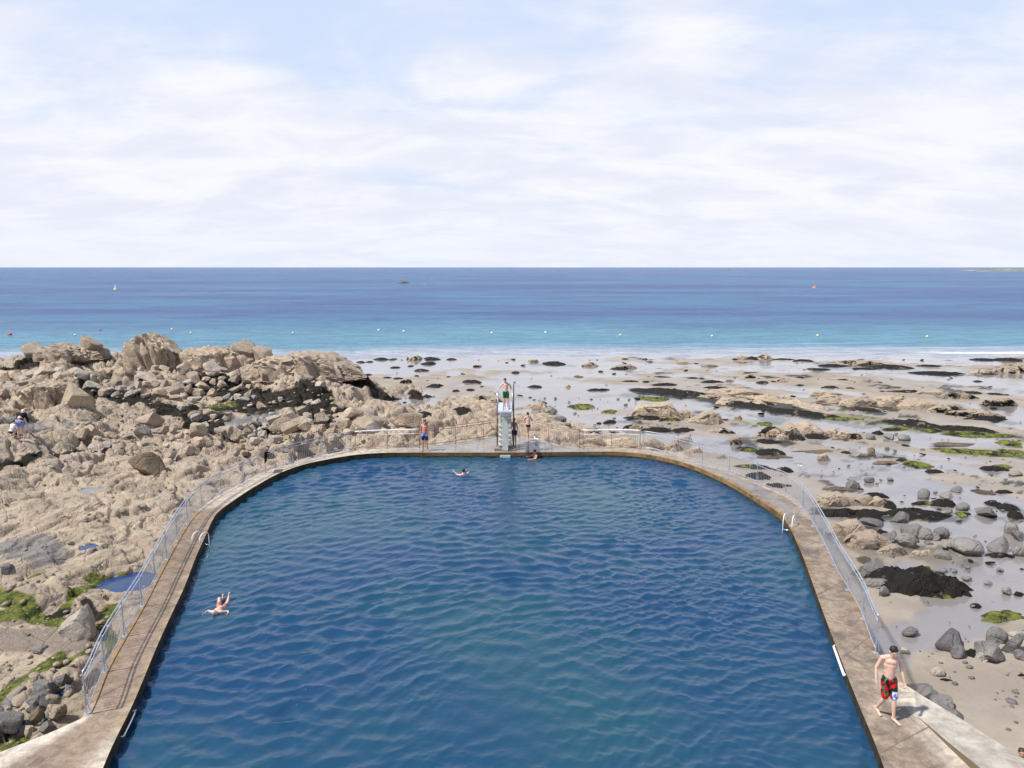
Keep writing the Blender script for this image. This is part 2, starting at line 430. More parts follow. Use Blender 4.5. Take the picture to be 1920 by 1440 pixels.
# ------------------------------------------------------------------ deck outline (inner px, outer px)
PAIRS = [((140, 1580), (-420, 1580)), ((197, 1430), (-60, 1434)), ((222, 1375), (50, 1391)), ((242, 1335), (105, 1369)), ((262, 1290), (152, 1347)), ((295, 1210), (190, 1262)),
 ((320, 1155), (222, 1205)), ((345, 1102), (258, 1145)), ((367, 1045), (288, 1090)), ((385, 1005), (317, 1035)), ((400, 972), (342, 992)),
 ((415, 955), (362, 965)), ((450, 930), (400, 935)), ((480, 911), (440, 913)), ((520, 889), (485, 890)), ((565, 872), (535, 873)),
 ((615, 861), (590, 858)), ((665, 853), (650, 845)), ((720, 849), (715, 840)), ((790, 848.5), (790, 838)), ((850, 848.5), (860, 829)),
 ((920, 848.5), (925, 819)), ((960, 848.5), (962, 818)), ((1000, 848), (1000, 821)), ((1050, 847.5), (1055, 835)), ((1095, 847), (1095, 840)),
 ((1150, 847), (1150, 839)), ((1195, 850), (1200, 841)), ((1240, 857), (1245, 849)), ((1290, 870), (1300, 863)), ((1340, 890), (1350, 880)),
 ((1386, 914), (1400, 898)), ((1425, 938), (1440, 915)), ((1460, 962), (1475, 930)), ((1478, 985), (1503, 953)), ((1490, 1008), (1530, 990)),
 ((1506, 1045), (1552, 1030)), ((1526, 1100), (1575, 1077)), ((1546, 1155), (1597, 1115)), ((1565, 1205), (1618, 1155)), ((1586, 1260), (1645, 1222)),
 ((1612, 1325), (1690, 1279)), ((1645, 1405), (1765, 1327)), ((1700, 1560), (2075, 1560))]
IN = [at(*a) for a, b in PAIRS]; OUT = [at(*b) for a, b in PAIRS]
def cr(P, u):
    """Catmull-Rom through the points"""
    i = min(int(u), len(P) - 2); f = u - i
    p0, p1, p2, p3 = P[max(i - 1, 0)], P[i], P[i + 1], P[min(i + 2, len(P) - 1)]
    return .5 * ((2 * p1) + (p2 - p0) * f + (2 * p0 - 5 * p1 + 4 * p2 - p3) * f * f + (3 * p1 - p0 - 3 * p2 + p3) * f ** 3)
NP = len(PAIRS) - 1
def inner(u): return cr(IN, u)
def outer(u):
    i = min(int(u), len(OUT) - 2); f = u - i
    if u < 4 or u > 40 or 18 <= u <= 25.0: return OUT[i].lerp(OUT[i + 1], f)
    return cr(OUT, u)
US = np.linspace(0, NP, NP * 8 + 1)
INP = [inner(u) for u in US]; OUTP = [outer(u) for u in US]
def smp(i, arr): return np.interp(US, np.arange(len(arr)), arr)
NEAR_Y = 7.0
in_poly = np.array([(p.x, p.y) for p in INP] + [(INP[-1].x - .6, NEAR_Y), (INP[0].x + .4, NEAR_Y)])
out_poly = np.array([(p.x, p.y) for p in OUTP] + [(OUTP[-1].x, NEAR_Y - 4), (OUTP[0].x, NEAR_Y - 4)])
def inside(X, Y, poly):
    r = np.zeros(np.shape(X), bool); x0, y0 = poly[-1]
    for x1, y1 in poly:
        if y0 != y1:
            c = ((y1 > Y) != (y0 > Y)) & (X < (x0 - x1) * (Y - y1) / (y0 - y1) + x1)
            r ^= c
        x0, y0 = x1, y1
    return r
WATER = -.28

# deck: top, inner face, outer face as one mesh with stain attributes; the pool-side wall as its own
K = 13
Vt, A = [], {k: [] for k in ('brown', 'wet', 'ochre', 'dark', 'pale')}
for u, a, b in zip(US, INP, OUTP):
    for j in range(K + 1):
        s = j / K
        p = a.lerp(b, s); Vt.append((p.x, p.y, 0.0))
        L = u
        left = u < 21.5
        A['brown'].append(float((.85 + .15 * sst(2, 6, u)) * (1 - sst(.62, .8, s) * sst(4.2, 3, u)) * (1 - sst(11.15, 11.3, u)) * (1 - .8 * sst(.12, .0, s)) if left else .62 * sst(29, 32, u)))
        A['wet'].append(float(sst(18.2, 19.3, u) * (1 - sst(25, 26, u)) + .8 * sst(26.5, 28, u) * (1 - sst(33, 35, u)) * sst(.15, .3, s) * sst(.95, .7, s)))
        o = 0.0
        if left: o = max(sst(.72, .92, s) * sst(3, 5, u) * (1 - sst(11.5, 12.5, u)) * .9, sst(.12, .0, s) * .5 * (1 - sst(14, 15, u)))
        if not left: o = max(sst(.25, .0, s) * sst(25, 26, u) * (1 - sst(36, 38, u)), sst(.8, 1.0, s) * sst(36, 38, u) * .9)
        A['ochre'].append(float(o))
        A['dark'].append(float(sst(29, 32, u) * .9 * (1 - .55 * sst(40.5, 42, u) * s) if not left else 1.3 * math.exp(-((u - 1.05) / .38) ** 2 - ((s - .52) / .10) ** 2) + .35 * sst(4, 5, u) * (1 - sst(10, 11, u))))
        pl = sst(4.4, 3.2, u) * sst(.6, .85, s) + sst(2.6, 1, u) * sst(.22, .0, s) * .8 + sst(11.2, 11.35, u) * (1 - sst(17.5, 19, u)) * .55 if left else sst(40.3, 41.5, u) * sst(.35, .8, s) * .9 + sst(.86, .98, s) * sst(27, 29, u) * (1 - sst(33, 35, u)) * .6
        A['pale'].append(float(min(pl, 1)))
nU = len(US)
tops = grid_faces(nU, K + 1)
def skirt(base, pts, z):
    return [(p.x, p.y, z) for p in pts]
V = list(Vt); off = len(V); V += skirt(0, OUTP, -3.4)
i = np.arange(nU - 1)
osk = np.stack([i * (K + 1) + K, (i + 1) * (K + 1) + K, off + i + 1, off + i], -1)
me = mesh_np('pool_deck', V, np.concatenate([tops, osk]), smooth=False)
for k, v in A.items(): attr(me, k, v + [0.0] * nU)
rl = np.concatenate([[0], np.cumsum([(b - a).length for a, b in zip(OUTP[:-1], OUTP[1:])])]); attr(me, 'run', np.concatenate([np.repeat(rl, K + 1), rl]))
deck = tag(link('pool_deck', me, M['conc']), kind='structure')
V = []
for lev in (-.02, -.12, -.25, -.4, -1.5): V += [(p.x, p.y, lev) for p in INP]
V0 = [(p.x, p.y, 0.0) for p in INP]; V = V0 + V
fw = grid_faces(6, nU)
me = mesh_np('pool_wall', V, fw)
attr(me, 'ochre', np.tile(sst(18, 20, US) * .7 + .3 * sst(24, 26, US), 6) * np.tile(1 - sst(32, 35, US), 6))
wallo = link('pool_wall', me, M['wall']); tag(wallo, kind='structure')
# closing side of the basin under the viewpoint
bm = bmesh.new()
a0, a1 = in_poly[-1], in_poly[-2]
add_box(bm, ((a0[0] + a1[0]) / 2, NEAR_Y - 2, -1.75), (abs(a1[0] - a0[0]) + 14, 4.0, 3.48))
bm_obj('pool_deck', bm, M['conc'])['kind'] = 'structure'

# sloping slab that climbs off the deck on the beach side
bm = bmesh.new()
lo = [at(1722, 1345), at(1775, 1397), at(1850, 1470), at(2000, 1600)]
ou = [at(1714, 1296), at(1800, 1354), at(1905, 1434), at(2080, 1560)]
zs = [.012, .09, .22, .48]
vt = []
for a, b, z in zip(lo, ou, zs):
    vt.append([bm.verts.new((a.x, a.y, -.3)), bm.verts.new((a.x, a.y, z)), bm.verts.new((b.x, b.y, z)), bm.verts.new((b.x, b.y, -2.6))])
for p, q in zip(vt[:-1], vt[1:]):
    for k in range(3): bm.faces.new((p[k], p[k + 1], q[k + 1], q[k]))
bm.faces.new(vt[0]); bm.faces.new(list(reversed(vt[-1])))
t = NT('pale_ramp_concrete'); v = t.geo(); n = t.noise(v, 1.1, 7, .65); f = t.noise(v, 12, 5, .7)
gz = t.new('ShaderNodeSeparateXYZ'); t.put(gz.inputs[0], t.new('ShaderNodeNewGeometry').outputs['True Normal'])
c = t.mix(t.ramp(n, .35, .65), (.31, .285, .25), (.40, .37, .33))
c = t.mix(.8, c, t.mix(t.ramp(t.noise(v, 2.2, 8, .75, .5), .34, .66), (.68, .66, .63), (1.2, 1.2, 1.18)), 'MULTIPLY')
c = t.mix(.3, c, t.mix(f, (.65,) * 3, (1.35,) * 3), 'MULTIPLY')
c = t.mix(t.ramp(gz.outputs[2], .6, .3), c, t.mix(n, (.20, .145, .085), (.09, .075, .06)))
M['ramp'] = t.out(col=c, rough=.85, spec=.25, nrm=t.bump(f, .3, .02))
o = bm_obj('concrete_ramp', bm, M['ramp'])
tag(o, 'pale concrete slab sloping up beside the walking man in printed shorts', 'ramp')

# ------------------------------------------------------------------ ground heights
def to_xy(l, z): return [tuple(at(x, y, z).xy) for x, y in l]
def sand_base(X, Y):
    return np.interp(Y, [0, 22, 45, 112, 150, 400], [-1.35, -1.5, -2.0, -3.02, -4.2, -8.0])
def sand_h(X, Y):
    return sand_base(X, Y) + .10 * fbm(X * .12, Y * .12, 3, 5) + .03 * fbm(X * .8, Y * .8, 3, 8) - .0 * X
# rock shore control points: px, py, height, roughness
CPTS = [(130, 1345, -.75, .5), (60, 1400, -1.0, .7), (-120, 1400, -1.0, .7), (0, 1300, -1.0, .4), (90, 1290, -.9, .6), (30, 1225, -1.0, .05), (-100, 1220, -1.0, .05), (110, 1215, -.95, .1),
 (60, 1160, -.9, .3), (-80, 1160, -.9, .3), (150, 1130, -.65, .45), (215, 1100, -1.05, .4), (100, 1085, -.45, .45), (20, 1080, -.8, .4), (30, 1030, -.75, .5), (-100, 1020, -.6, .6), (200, 1030, -.35, .4),
 (290, 985, -.45, .5), (150, 960, -.25, .45), (30, 960, -.35, .4), (250, 920, -.3, .45), (350, 920, -.35, .5), (60, 925, -.5, .5), (-80, 900, .5, .6), (10, 860, .25, .6), (90, 850, -.1, .7), (180, 870, -.35, .6),
 (300, 875, -.5, .6), (420, 870, -.5, .6), (500, 860, -.8, .7), (40, 822, -.45, .4), (150, 810, -.5, .7), (280, 820, -.6, .8), (400, 830, -.8, .8), (520, 820, -1.1, .8), (620, 830, -1.1, .8), (700, 815, -1.2, .7), (60, 770, .0, .9), (140, 770, .1, .9),
 (220, 770, -.5, .8), (330, 785, -.9, .7), (250, 745, -1.0, .5), (360, 765, -1.3, .5), (420, 795, -1.35, .4), (480, 770, -1.7, .4), (570, 760, -1.6, .5), (500, 740, -1.5, .5), (450, 790, -1.6, .4), (570, 795, -1.2, .8), (100, 725, -.2, .9), (230, 715, -.5, 1.0), (350, 725, -.8, 1.0),
 (20, 715, -.6, .5), (420, 705, .0, .9), (300, 700, .3, .9), (120, 690, .9, .9), (20, 690, .8, .8), (-120, 700, .6, .8), (-150, 800, .0, .8), (520, 700, .5, .9), (600, 705, .4, 1.0), (650, 722, -.8, 1.0), (560, 725, -.6, 1.0), (640, 750, -1.4, .9), (720, 745, -1.9, .8),
 (780, 755, -2.0, .8), (720, 785, -1.5, .9), (640, 790, -1.4, .9), (790, 795, -1.2, .8), (860, 800, -1.15, .8), (900, 780, -1.6, .8), (930, 800, -1.3, .8), (1000, 800, -1.5, .7), (1080, 820, -1.3, .5), (1160, 830, -1.3, .5), (850, 765, -2.0, .8), (950, 765, -2.25, .6),
 (860, 740, -2.6, .6), (780, 730, -2.6, .6), (1060, 790, -2.2, .4), (1250, 835, -2.4, .4), (1350, 850, -2.6, .3), (1200, 800, -2.8, .3), (1100, 760, -3.2, .3), (700, 722, -2.7, .6), (900, 720, -3.3, .4), (1000, 740, -3.2, .4), (1450, 900, -2.6, .3)]
ridge = [(-150, 690, 1.1), (0, 668, 1.0), (60, 662, 1.3), (120, 658, 1.6), (200, 660, 1.5), (275, 665, 1.5), (350, 664, 1.4), (420, 662, 1.5), (480, 668, 1.3), (560, 672, 1.1), (610, 676, 1.1), (650, 700, .0), (675, 712, -1.2)]
cx, cz, crh = [], [], []
for x, y, z, r in CPTS: cx.append(at(x, y, z).xy[:]); cz.append(z); crh.append(r)
for x, y, z in ridge:
    p = at(x, y, z); s = 78.0 / max(p.y, 1); q = (p.x, p.y)
    if p.y > 90: q = (p.x * 90 / p.y, 90)
    cx.append(q); cz.append(z); crh.append(1.0)
    cx.append((q[0] * 1.10, q[1] + 7)); cz.append(-3.2); crh.append(.8)
    cx.append((q[0] * 1.22, q[1] + 16)); cz.append(-5.5); crh.append(.6)
for x, y in ((-100, 10), (-100, 40), (-100, 70)): cx.append((x, y)); cz.append(0.0 if y < 60 else .6); crh.append(.8)
for x, y in ((-13, 8), (-20, 6), (-30, 4)): cx.append((x, y)); cz.append(-1.0); crh.append(.6)
cx = np.array(cx); cz = np.array(cz); crh = np.array(crh)
D = np.hypot(cx[:, None, 0] - cx[None, :, 0], cx[:, None, 1] - cx[None, :, 1])
Wz = np.linalg.solve(D - .35 * np.eye(len(cx)), np.stack([cz, crh], 1) - np.array([-1.0, .6]))
def rbf(X, Y):
    sh = np.shape(X); X = np.ravel(X); Y = np.ravel(Y); out = np.zeros((len(X), 2))
    for i in range(0, len(X), 40000):
        d = np.hypot(X[i:i + 40000, None] - cx[:, 0], Y[i:i + 40000, None] - cx[:, 1]); out[i:i + 40000] = d @ Wz
    out += np.array([-1.0, .6])
    return out[:, 0].reshape(sh), np.clip(out[:, 1], .03, 1.2).reshape(sh)

def strokes(X, Y, S, noise=.5, ns=.5, seed=40):
    n = fbm(X * ns, Y * ns, 4, seed)
    wx = X + 1.2 * fbm(X * .3, Y * .3, 3, seed + 3); wy = Y + 1.2 * fbm(X * .3, Y * .3, 3, seed + 6)
    m = np.zeros(np.shape(X))
    for pts, wd, z in S:
        k = min(1.0, wd / 2.5)
        d = seg_dist(X + (wx - X) * k, Y + (wy - Y) * k, to_xy(pts, z))
        m = np.maximum(m, 1 - d / wd)
    return sst(.22, .42, m + noise * n * np.minimum(1, m * 4 + .0))

WEED_AND_SHADE_S = [([(195, 738), (250, 750), (330, 765), (410, 795)], 3.4, -1), ([(400, 742), (470, 752), (540, 758), (600, 768)], 3.4, -1.5), ([(430, 770), (520, 765)], 2.6, -1.5), ([(-60, 716), (20, 712), (60, 705), (95, 700)], 2.6, -.4),
 ([(430, 805), (480, 812)], 1.6, -1.4), ([(660, 738), (740, 744), (800, 732)], 2.2, -1.9), ([(600, 780), (628, 790)], 2.0, -1.3), ([(345, 785), (400, 812)], 1.3, -1), ([(560, 742), (600, 750)], 2.4, -1.4), ([(840, 775), (880, 772)], 1.8, -1.8), ([(0, 1390), (30, 1380)], .5, -1), ([(165, 1130), (185, 1150)], .22, -.8), ([(100, 1160), (125, 1150)], .3, -.9), ([(-160, 952), (-60, 924), (0, 907), (45, 895), (85, 878), (120, 864), (150, 850)], .55, -.5)]  # last stroke: dark undercut shade painted along the cliff foot
ALG_S = [([(-20, 1165), (60, 1155), (115, 1168)], .55, -.9), ([(-20, 1120), (20, 1135), (50, 1140)], .4, -.8), ([(-20, 1325), (50, 1275), (105, 1245)], .5, -1), ([(95, 1262), (150, 1232), (170, 1222)], .38, -.95), ([(125, 1130), (150, 1100), (195, 1080)], .4, -.65),
 ([(10, 1095), (70, 1075)], .4, -.7), ([(160, 1180), (190, 1170), (215, 1130)], .4, -.8), ([(395, 772), (425, 757)], 1.7, -1.5), ([(180, 1068), (250, 1062)], .45, -.6), ([(10, 1405), (45, 1392)], .3, -1), ([(120, 1318), (135, 1305)], .2, -.9), ([(200, 1180), (215, 1230)], .3, -.8)]
SANDY_S = [([(-120, 1212), (0, 1213), (70, 1213), (115, 1225)], .95, -1), ([(0, 1165), (25, 1175)], .3, -.95)]
GREY_S = [([(-60, 1040), (40, 1030), (90, 1050)], 1.3, -.7), ([(10, 1330), (110, 1300)], .8, -.95), ([(0, 805), (60, 800), (95, 815)], 1.6, -.4)]
POOLS = [('blue still tide pool beside the railing', [(232, 1092), (258, 1086)], .72, -1.02), ('small blue puddle on the bare rock slab', [(166, 1026)], .28, -.5),
         ('shallow pale tide pool among dark seaweed boulders', [(425, 800), (455, 793), (505, 782)], 1.5, -1.62), ('tiny pale puddle in the rock slab', [(172, 919)], .42, -.42), ('dark little pool among the near grey rocks', [(103, 1311)], .26, -1.02)]

def rock_h(X, Y, detail=True):
    b, rg = rbf(X, Y)
    if detail:
        wx = X + .5 * fbm(X * .4, Y * .4, 3, 70); wy = Y + .5 * fbm(X * .4, Y * .4, 3, 75)
        ca, sa = math.cos(.75), math.sin(.75)
        u = wx * ca + wy * sa; v = -wx * sa + wy * ca
        far = sst(28, 50, Y)
        h1, g1 = plates(u / (4.2 - .8 * far), v / (1.9 + .6 * far), 100); h2, g2 = plates(u / 1.3, v / .75, 120); h3, g3 = plates(u / .6, v / .42, 140, 1.0, .42)
        mid = 1 + .35 * sst(24, 40, Y)
        b = b + rg * mid * (.36 * h1 + .19 * h2 + .085 * h3 - .30 * sst(.09, .0, g1) - .17 * sst(.08, 0, g2) + .16 * fbm(X * .5, Y * .5, 4, 150) + .05 * fbm(u * .6, v * 3.0, 4, 160))
        # hollows eaten into the slab
        p = vn(u * .9, v * 1.6, 171); b = b - rg * .24 * sst(.5, .62, p) - rg * .2 * sst(.55, .65, vn(X * 2.1 + 5, Y * 2.6, 173))
    cl = to_xy([(-160, 950), (-60, 922), (0, 905), (45, 893), (85, 876), (120, 862), (150, 848)], -.4)
    d = seg_dist(X, Y, cl) + .12 * vn(X * 1.3, Y * 1.3, 63)
    # which side: the raised slab lies on the seaward, outer side
    yl = np.interp(X, [p[0] for p in cl], [p[1] for p in cl]); sd_ = np.where(Y > yl, d, -d)
    b = b + 1.25 * sst(-.05, .30, sd_) * (1 - sst(1.5, 9, sd_)) * sst(cl[-1][0] + .3, cl[-1][0] - 3.0, X) - .75 * sst(.8, .0, np.abs(sd_ + .40)) * sst(cl[-1][0], cl[-1][0] - 3, X)
    for _, pts, r, z in POOLS:
        d = seg_dist(X, Y, to_xy(pts, z)) + .45 * r * vn(X * 1.8 / r ** .5, Y * 1.8 / r ** .5, 61) + .2 * r * vn(X * 5 / r ** .5, Y * 5 / r ** .5, 62)
        rim = sst(r * 2.6, r * 1.6, d); b = np.maximum(b, (z + .05) * rim + (b - .3) * (1 - rim))
        k = sst(r * 1.35, r * .8, d); b = b * (1 - k) + (z - .18) * k
    return b
sandy_f = lambda X, Y: strokes(X, Y, SANDY_S, .25, 1.2, 44)

def fgrid(p0, p1, nc, y0, y1, nr):
    Yr = np.exp(np.linspace(math.log(y0), math.log(y1), nr))[:, None]
    u = ((np.linspace(p0, p1, nc) - 960) / F)[None, :]
    Y = np.repeat(Yr, nc, 1); X = u * (Y * CP + 11 * SP)
    return X, Y
RX, RY = fgrid(-240, 1460, 720, 8.5, 104, 1150)
RZ = rock_h(RX, RY)
sd = sandy_f(RX, RY)
RZ = RZ * (1 - sd) + (rock_h(RX, RY, False) + .05 * fbm(RX, RY, 3, 33) + .1) * sd
wd = strokes(RX, RY, WEED_AND_SHADE_S, .45, .5, 40)  # weed mask, also carrying the painted undercut shade at the cliff foot
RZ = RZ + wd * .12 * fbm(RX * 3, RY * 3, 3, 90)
RZ[inside(RX, RY, out_poly)] = -4.5
keep = (RZ > -4.2)
kk = keep.copy(); kk[:-1] |= keep[1:]; kk[1:] |= keep[:-1]; kk[:, :-1] |= keep[:, 1:]; kk[:, 1:] |= keep[:, :-1]
me = mesh_np('rock_shore', np.stack([RX, RY, RZ], -1).reshape(-1, 3), grid_faces(*RX.shape, keep=kk.ravel()))
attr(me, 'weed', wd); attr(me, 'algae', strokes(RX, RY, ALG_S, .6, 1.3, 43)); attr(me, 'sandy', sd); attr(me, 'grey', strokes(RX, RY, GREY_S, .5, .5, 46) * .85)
tag(link('rock_shore', me, M['bed']), kind='structure')

# still water in the rock hollows
for lab, pts, r, z in POOLS:
    q = to_xy(pts, z); R2 = r * 1.6
    x0, x1 = min(a[0] for a in q) - R2, max(a[0] for a in q) + R2; y0, y1 = min(a[1] for a in q) - R2, max(a[1] for a in q) + R2
    X, Y = np.meshgrid(np.linspace(x0, x1, 40), np.linspace(y0, y1, 40))
    d = seg_dist(X, Y, q)
    me = mesh_np('tide_pool', np.stack([X, Y, np.full_like(X, z)], -1).reshape(-1, 3), grid_faces(40, 40, keep=(d < r * 1.5).ravel()))
    o = link('tide_pool', me, None); o['label'] = lab; o['kind'] = 'structure'
    if 'stillw' not in M:
        t = NT('still_water'); n = t.noise(t.geo(), 3, 3)
        M['stillw'] = t.out(col=t.mix(t.ramp(t.noise(t.geo(), 1.6, 6, .7), .4, .65), (.013, .040, .145), (.035, .055, .10)), rough=.04, spec=.6, ior=1.33, nrm=t.bump(n, .06, .02))
        t = NT('shallow_still_water'); n = t.noise(t.geo(), 3, 3)
        M['shalw'] = t.out(col=(.16, .165, .18), rough=.04, spec=.7, ior=1.33, nrm=t.bump(n, .05, .02))
    me.materials.append(M['shalw' if 'pale' in lab else 'stillw'])

# sand sheet
SX, SY = fgrid(-500, 2400, 560, 5.0, 190, 420)
SZ = sand_h(SX, SY)
WET_S = [([(600, 676), (800, 680), (1000, 682), (1150, 690)], 16, -2.8), ([(980, 712), (1080, 728), (1160, 748)], 9, -2.5), ([(1160, 740), (1300, 762), (1430, 780), (1560, 800), (1700, 818), (1860, 830)], 3.6, -2.2),
 ([(1100, 780), (1180, 800), (1260, 815)], 3.2, -2.1), ([(1250, 815), (1400, 842), (1550, 872), (1700, 902), (1800, 940), (1870, 990)], 3.4, -2.0), ([(1480, 850), (1600, 885), (1690, 915), (1780, 960)], 2.6, -1.9), ([(1780, 985), (1860, 1050), (1880, 1100)], 1.9, -1.7),
 ([(1880, 1090), (1835, 1150), (1760, 1185), (1660, 1212)], 1.25, -1.5), ([(1440, 685), (1600, 692), (1750, 700), (1930, 730)], 8.5, -2.7), ([(1560, 668), (1800, 672), (1700, 662)], 9, -2.9), ([(1380, 800), (1460, 815)], 2, -2.1), ([(1560, 970), (1700, 990)], 1.2, -1.8),
 ([(-100, 668), (600, 668), (1300, 664), (2000, 664)], 6, -2.95), ([(1700, 1060), (1780, 1130)], .9, -1.5), ([(1860, 760), (1960, 800)], 3, -2.2), ([(730, 735), (800, 755)], 4, -2.4), ([(1000, 745), (1060, 790)], 4.5, -2.4), ([(1750, 870), (1900, 890)], 1.6, -1.9), ([(1330, 705), (1450, 722), (1600, 738)], 2.0, -2.4), ([(1640, 1195), (1750, 1215)], .5, -1.5), ([(1560, 830), (1700, 850), (1850, 866)], 1.6, -2), ([(1600, 905), (1720, 940), (1800, 1000)], 2.2, -1.8), ([(1480, 740), (1560, 736)], 1.5, -2.3)]
wet = strokes(SX, SY, [(a, b * 1.12, c) for a, b, c in WET_S], .8, .3, 50)
wet = np.maximum(wet, .26 * sst(-.1, .35, fbm(SX * .16, SY * .10, 5, 57)) * sst(20, 34, SY))
SZ = SZ - .05 * wet
SA_S = [([(1570, 782), (1640, 786)], 2.2, -2.2), ([(1660, 796), (1800, 812), (1930, 830)], 1.6, -2.1), ([(1790, 850), (1930, 856)], 1.5, -2.0), ([(1150, 742), (1240, 748)], 2.0, -2.4), ([(1400, 790), (1460, 796)], 1.6, -2.2)]
ins = inside(SX, SY, out_poly); SZ[ins] = -4.6
me = mesh_np('beach', np.stack([SX, SY, SZ], -1).reshape(-1, 3), grid_faces(*SX.shape, keep=~(ins.ravel() & (SY.ravel() < 30))))
attr(me, 'wet', wet); attr(me, 'algae', strokes(SX, SY, SA_S, .8, .5, 52) * .7); SW_S = [([(1200, 736), (1345, 748), (1470, 766)], 2.6, -2.3), ([(1362, 756), (1480, 776), (1578, 790)], 1.9, -2.2), ([(1665, 790), (1770, 806), (1875, 816)], 1.7, -2.1), ([(1545, 955), (1640, 968), (1780, 970)], .95, -1.8),
 ([(1440, 850), (1400, 838)], 1.0, -2), ([(1560, 748), (1640, 772)], 1.4, -2.2), ([(1790, 772), (1890, 790)], 1.6, -2.2), ([(1690, 692), (1560, 684)], 3.0, -2.7), ([(1720, 702), (1810, 702)], 2.4, -2.7), ([(1880, 946), (1930, 975)], .9, -1.9), ([(1180, 792), (1260, 812)], 1.0, -2.2), ([(1840, 850), (1930, 858)], .8, -2.0), ([(1010, 684), (1060, 684)], 2.2, -2.8), ([(690, 664), (850, 668)], 2.0, -2.9), ([(1375, 668), (1470, 674)], 2.4, -2.9)]
SW = strokes(SX, SY, SW_S, .95, .9, 54)
attr(me, 'weed', np.maximum(SW, np.maximum(.95 * sst(.27, .36, fbm(SX * .33, SY * .26, 6, 59, .62)), .8 * sst(.30, .38, fbm(SX * .8, SY * .6, 5, 62, .65)) * sst(-.05, .2, fbm(SX * .1, SY * .08, 3, 63))) * sst(24, 34, SY) * sst(10, 16, SX)))
tag(link('beach', me, M['sand']), kind='structure')

# sea
SEA = -3.0
ys = np.concatenate([np.linspace(88, 200, 113), np.exp(np.linspace(math.log(202), math.log(60000), 120))])
uu = np.linspace(-2.2, 2.2, 161)
Y = np.repeat(ys[:, None], 161, 1); X = Y * uu[None, :]
edge = 113.0 + 2.2 * vn(X * .03, Y * 0 + 1.7, 81) + .8 * vn(X * .12, Y * 0, 82) - 4 * sst(-10, -60, X)
dd = Y - edge
shal = np.clip(1 - dd / (125.0 + 25 * vn(X * .02, Y * .02, 88)), 0, 1) ** 2.3
lines = np.maximum(sst(.9, .1, np.abs(dd - 9 - 3 * vn(X * .03, X * 0, 86))) * sst(.25, .5, vn(X * .02 + 9, X * 0, 87)) * .22, sst(1.2, .1, np.abs(dd - 17 - 4 * vn(X * .025, X * 0, 92))) * sst(.3, .5, vn(X * .022 + 4, X * 0, 93)) * .15)
fo = sst(1.6, .2, np.abs(dd - 1.6 - 1.2 * vn(X * .1, Y * .05, 84))) * sst(.1, .35, vn(X * .018 + 2.2, Y * 0 + .5, 85)) * sst(5, 20, X)
me = mesh_np('sea', np.stack([X, Y, np.full_like(X, SEA)], -1).reshape(-1, 3), grid_faces(len(ys), 161))
attr(me, 'shallow', shal); attr(me, 'foam', np.maximum(fo, lines))
tag(link('sea', me, M['sea']), kind='structure')

# pool water: choppy wind ripples
X, Y = np.meshgrid(np.arange(-14.0, 13.2, .042), np.arange(NEAR_Y - .2, 41.2, .042))
big = inside(X, Y, in_poly)
b2 = big.copy()
for _ in range(6):
    c = b2.copy(); c[:-1] |= b2[1:]; c[1:] |= b2[:-1]; c[:, :-1] |= b2[:, 1:]; c[:, 1:] |= b2[:, :-1]; b2 = c
rng = np.random.RandomState(7)
m_ = b2.ravel(); xs_, ys_2 = X.ravel()[m_], Y.ravel()[m_]
Zs = np.zeros(len(xs_)); DXs = np.zeros(len(xs_)); DYs = np.zeros(len(xs_))
gx = xs_ + .45 * vn(xs_ * .22, ys_2 * .22, 201) + .12 * vn(xs_ * .9, ys_2 * .9, 203); gy = ys_2 + .55 * vn(xs_ * .2, ys_2 * .2, 202) + .14 * vn(xs_ * .8, ys_2 * .8, 204)
env = np.clip(.85 + .75 * fbm(xs_ * .16, ys_2 * .16, 3, 205), .25, 1.6); env2 = np.clip(.9 + .9 * fbm(xs_ * .3, ys_2 * .3, 3, 206), .15, 1.9)
side = sst(-5, 9, xs_)
for i in range(66):
    lam = .16 * (.98 / .16) ** (rng.rand() ** .8); th = rng.normal(-PI / 2 + .14, .50 if lam > .4 else .75)
    if i % 3 == 0 and lam < .6: th = rng.normal(-PI / 2 + .75, .25)
    k = 2 * PI / lam; sl = .037 if lam > .4 else .031
    kx, ky = k * math.cos(th), k * math.sin(th); ph = rng.rand() * 6.283
    a = sl / k * (env if lam > .5 else env2 * (.75 + .5 * side))
    q = gx * kx + gy * ky + ph; sq = np.sin(q)
    Zs += a * np.cos(q); DXs -= .95 * a * math.cos(th) * sq; DYs -= .95 * a * math.sin(th) * sq
Z = np.zeros(X.size); Z[m_] = Zs; DX = np.zeros(X.size); DX[m_] = DXs; DY = np.zeros(X.size); DY[m_] = DYs
Z, DX, DY = Z.reshape(X.shape), DX.reshape(X.shape), DY.reshape(X.shape)
me = mesh_np('pool_water', np.stack([X + DX, Y + DY, WATER + Z], -1).reshape(-1, 3), grid_faces(*X.shape, keep=b2.ravel()))
tag(link('pool_water', me, M['pool']), kind='structure')


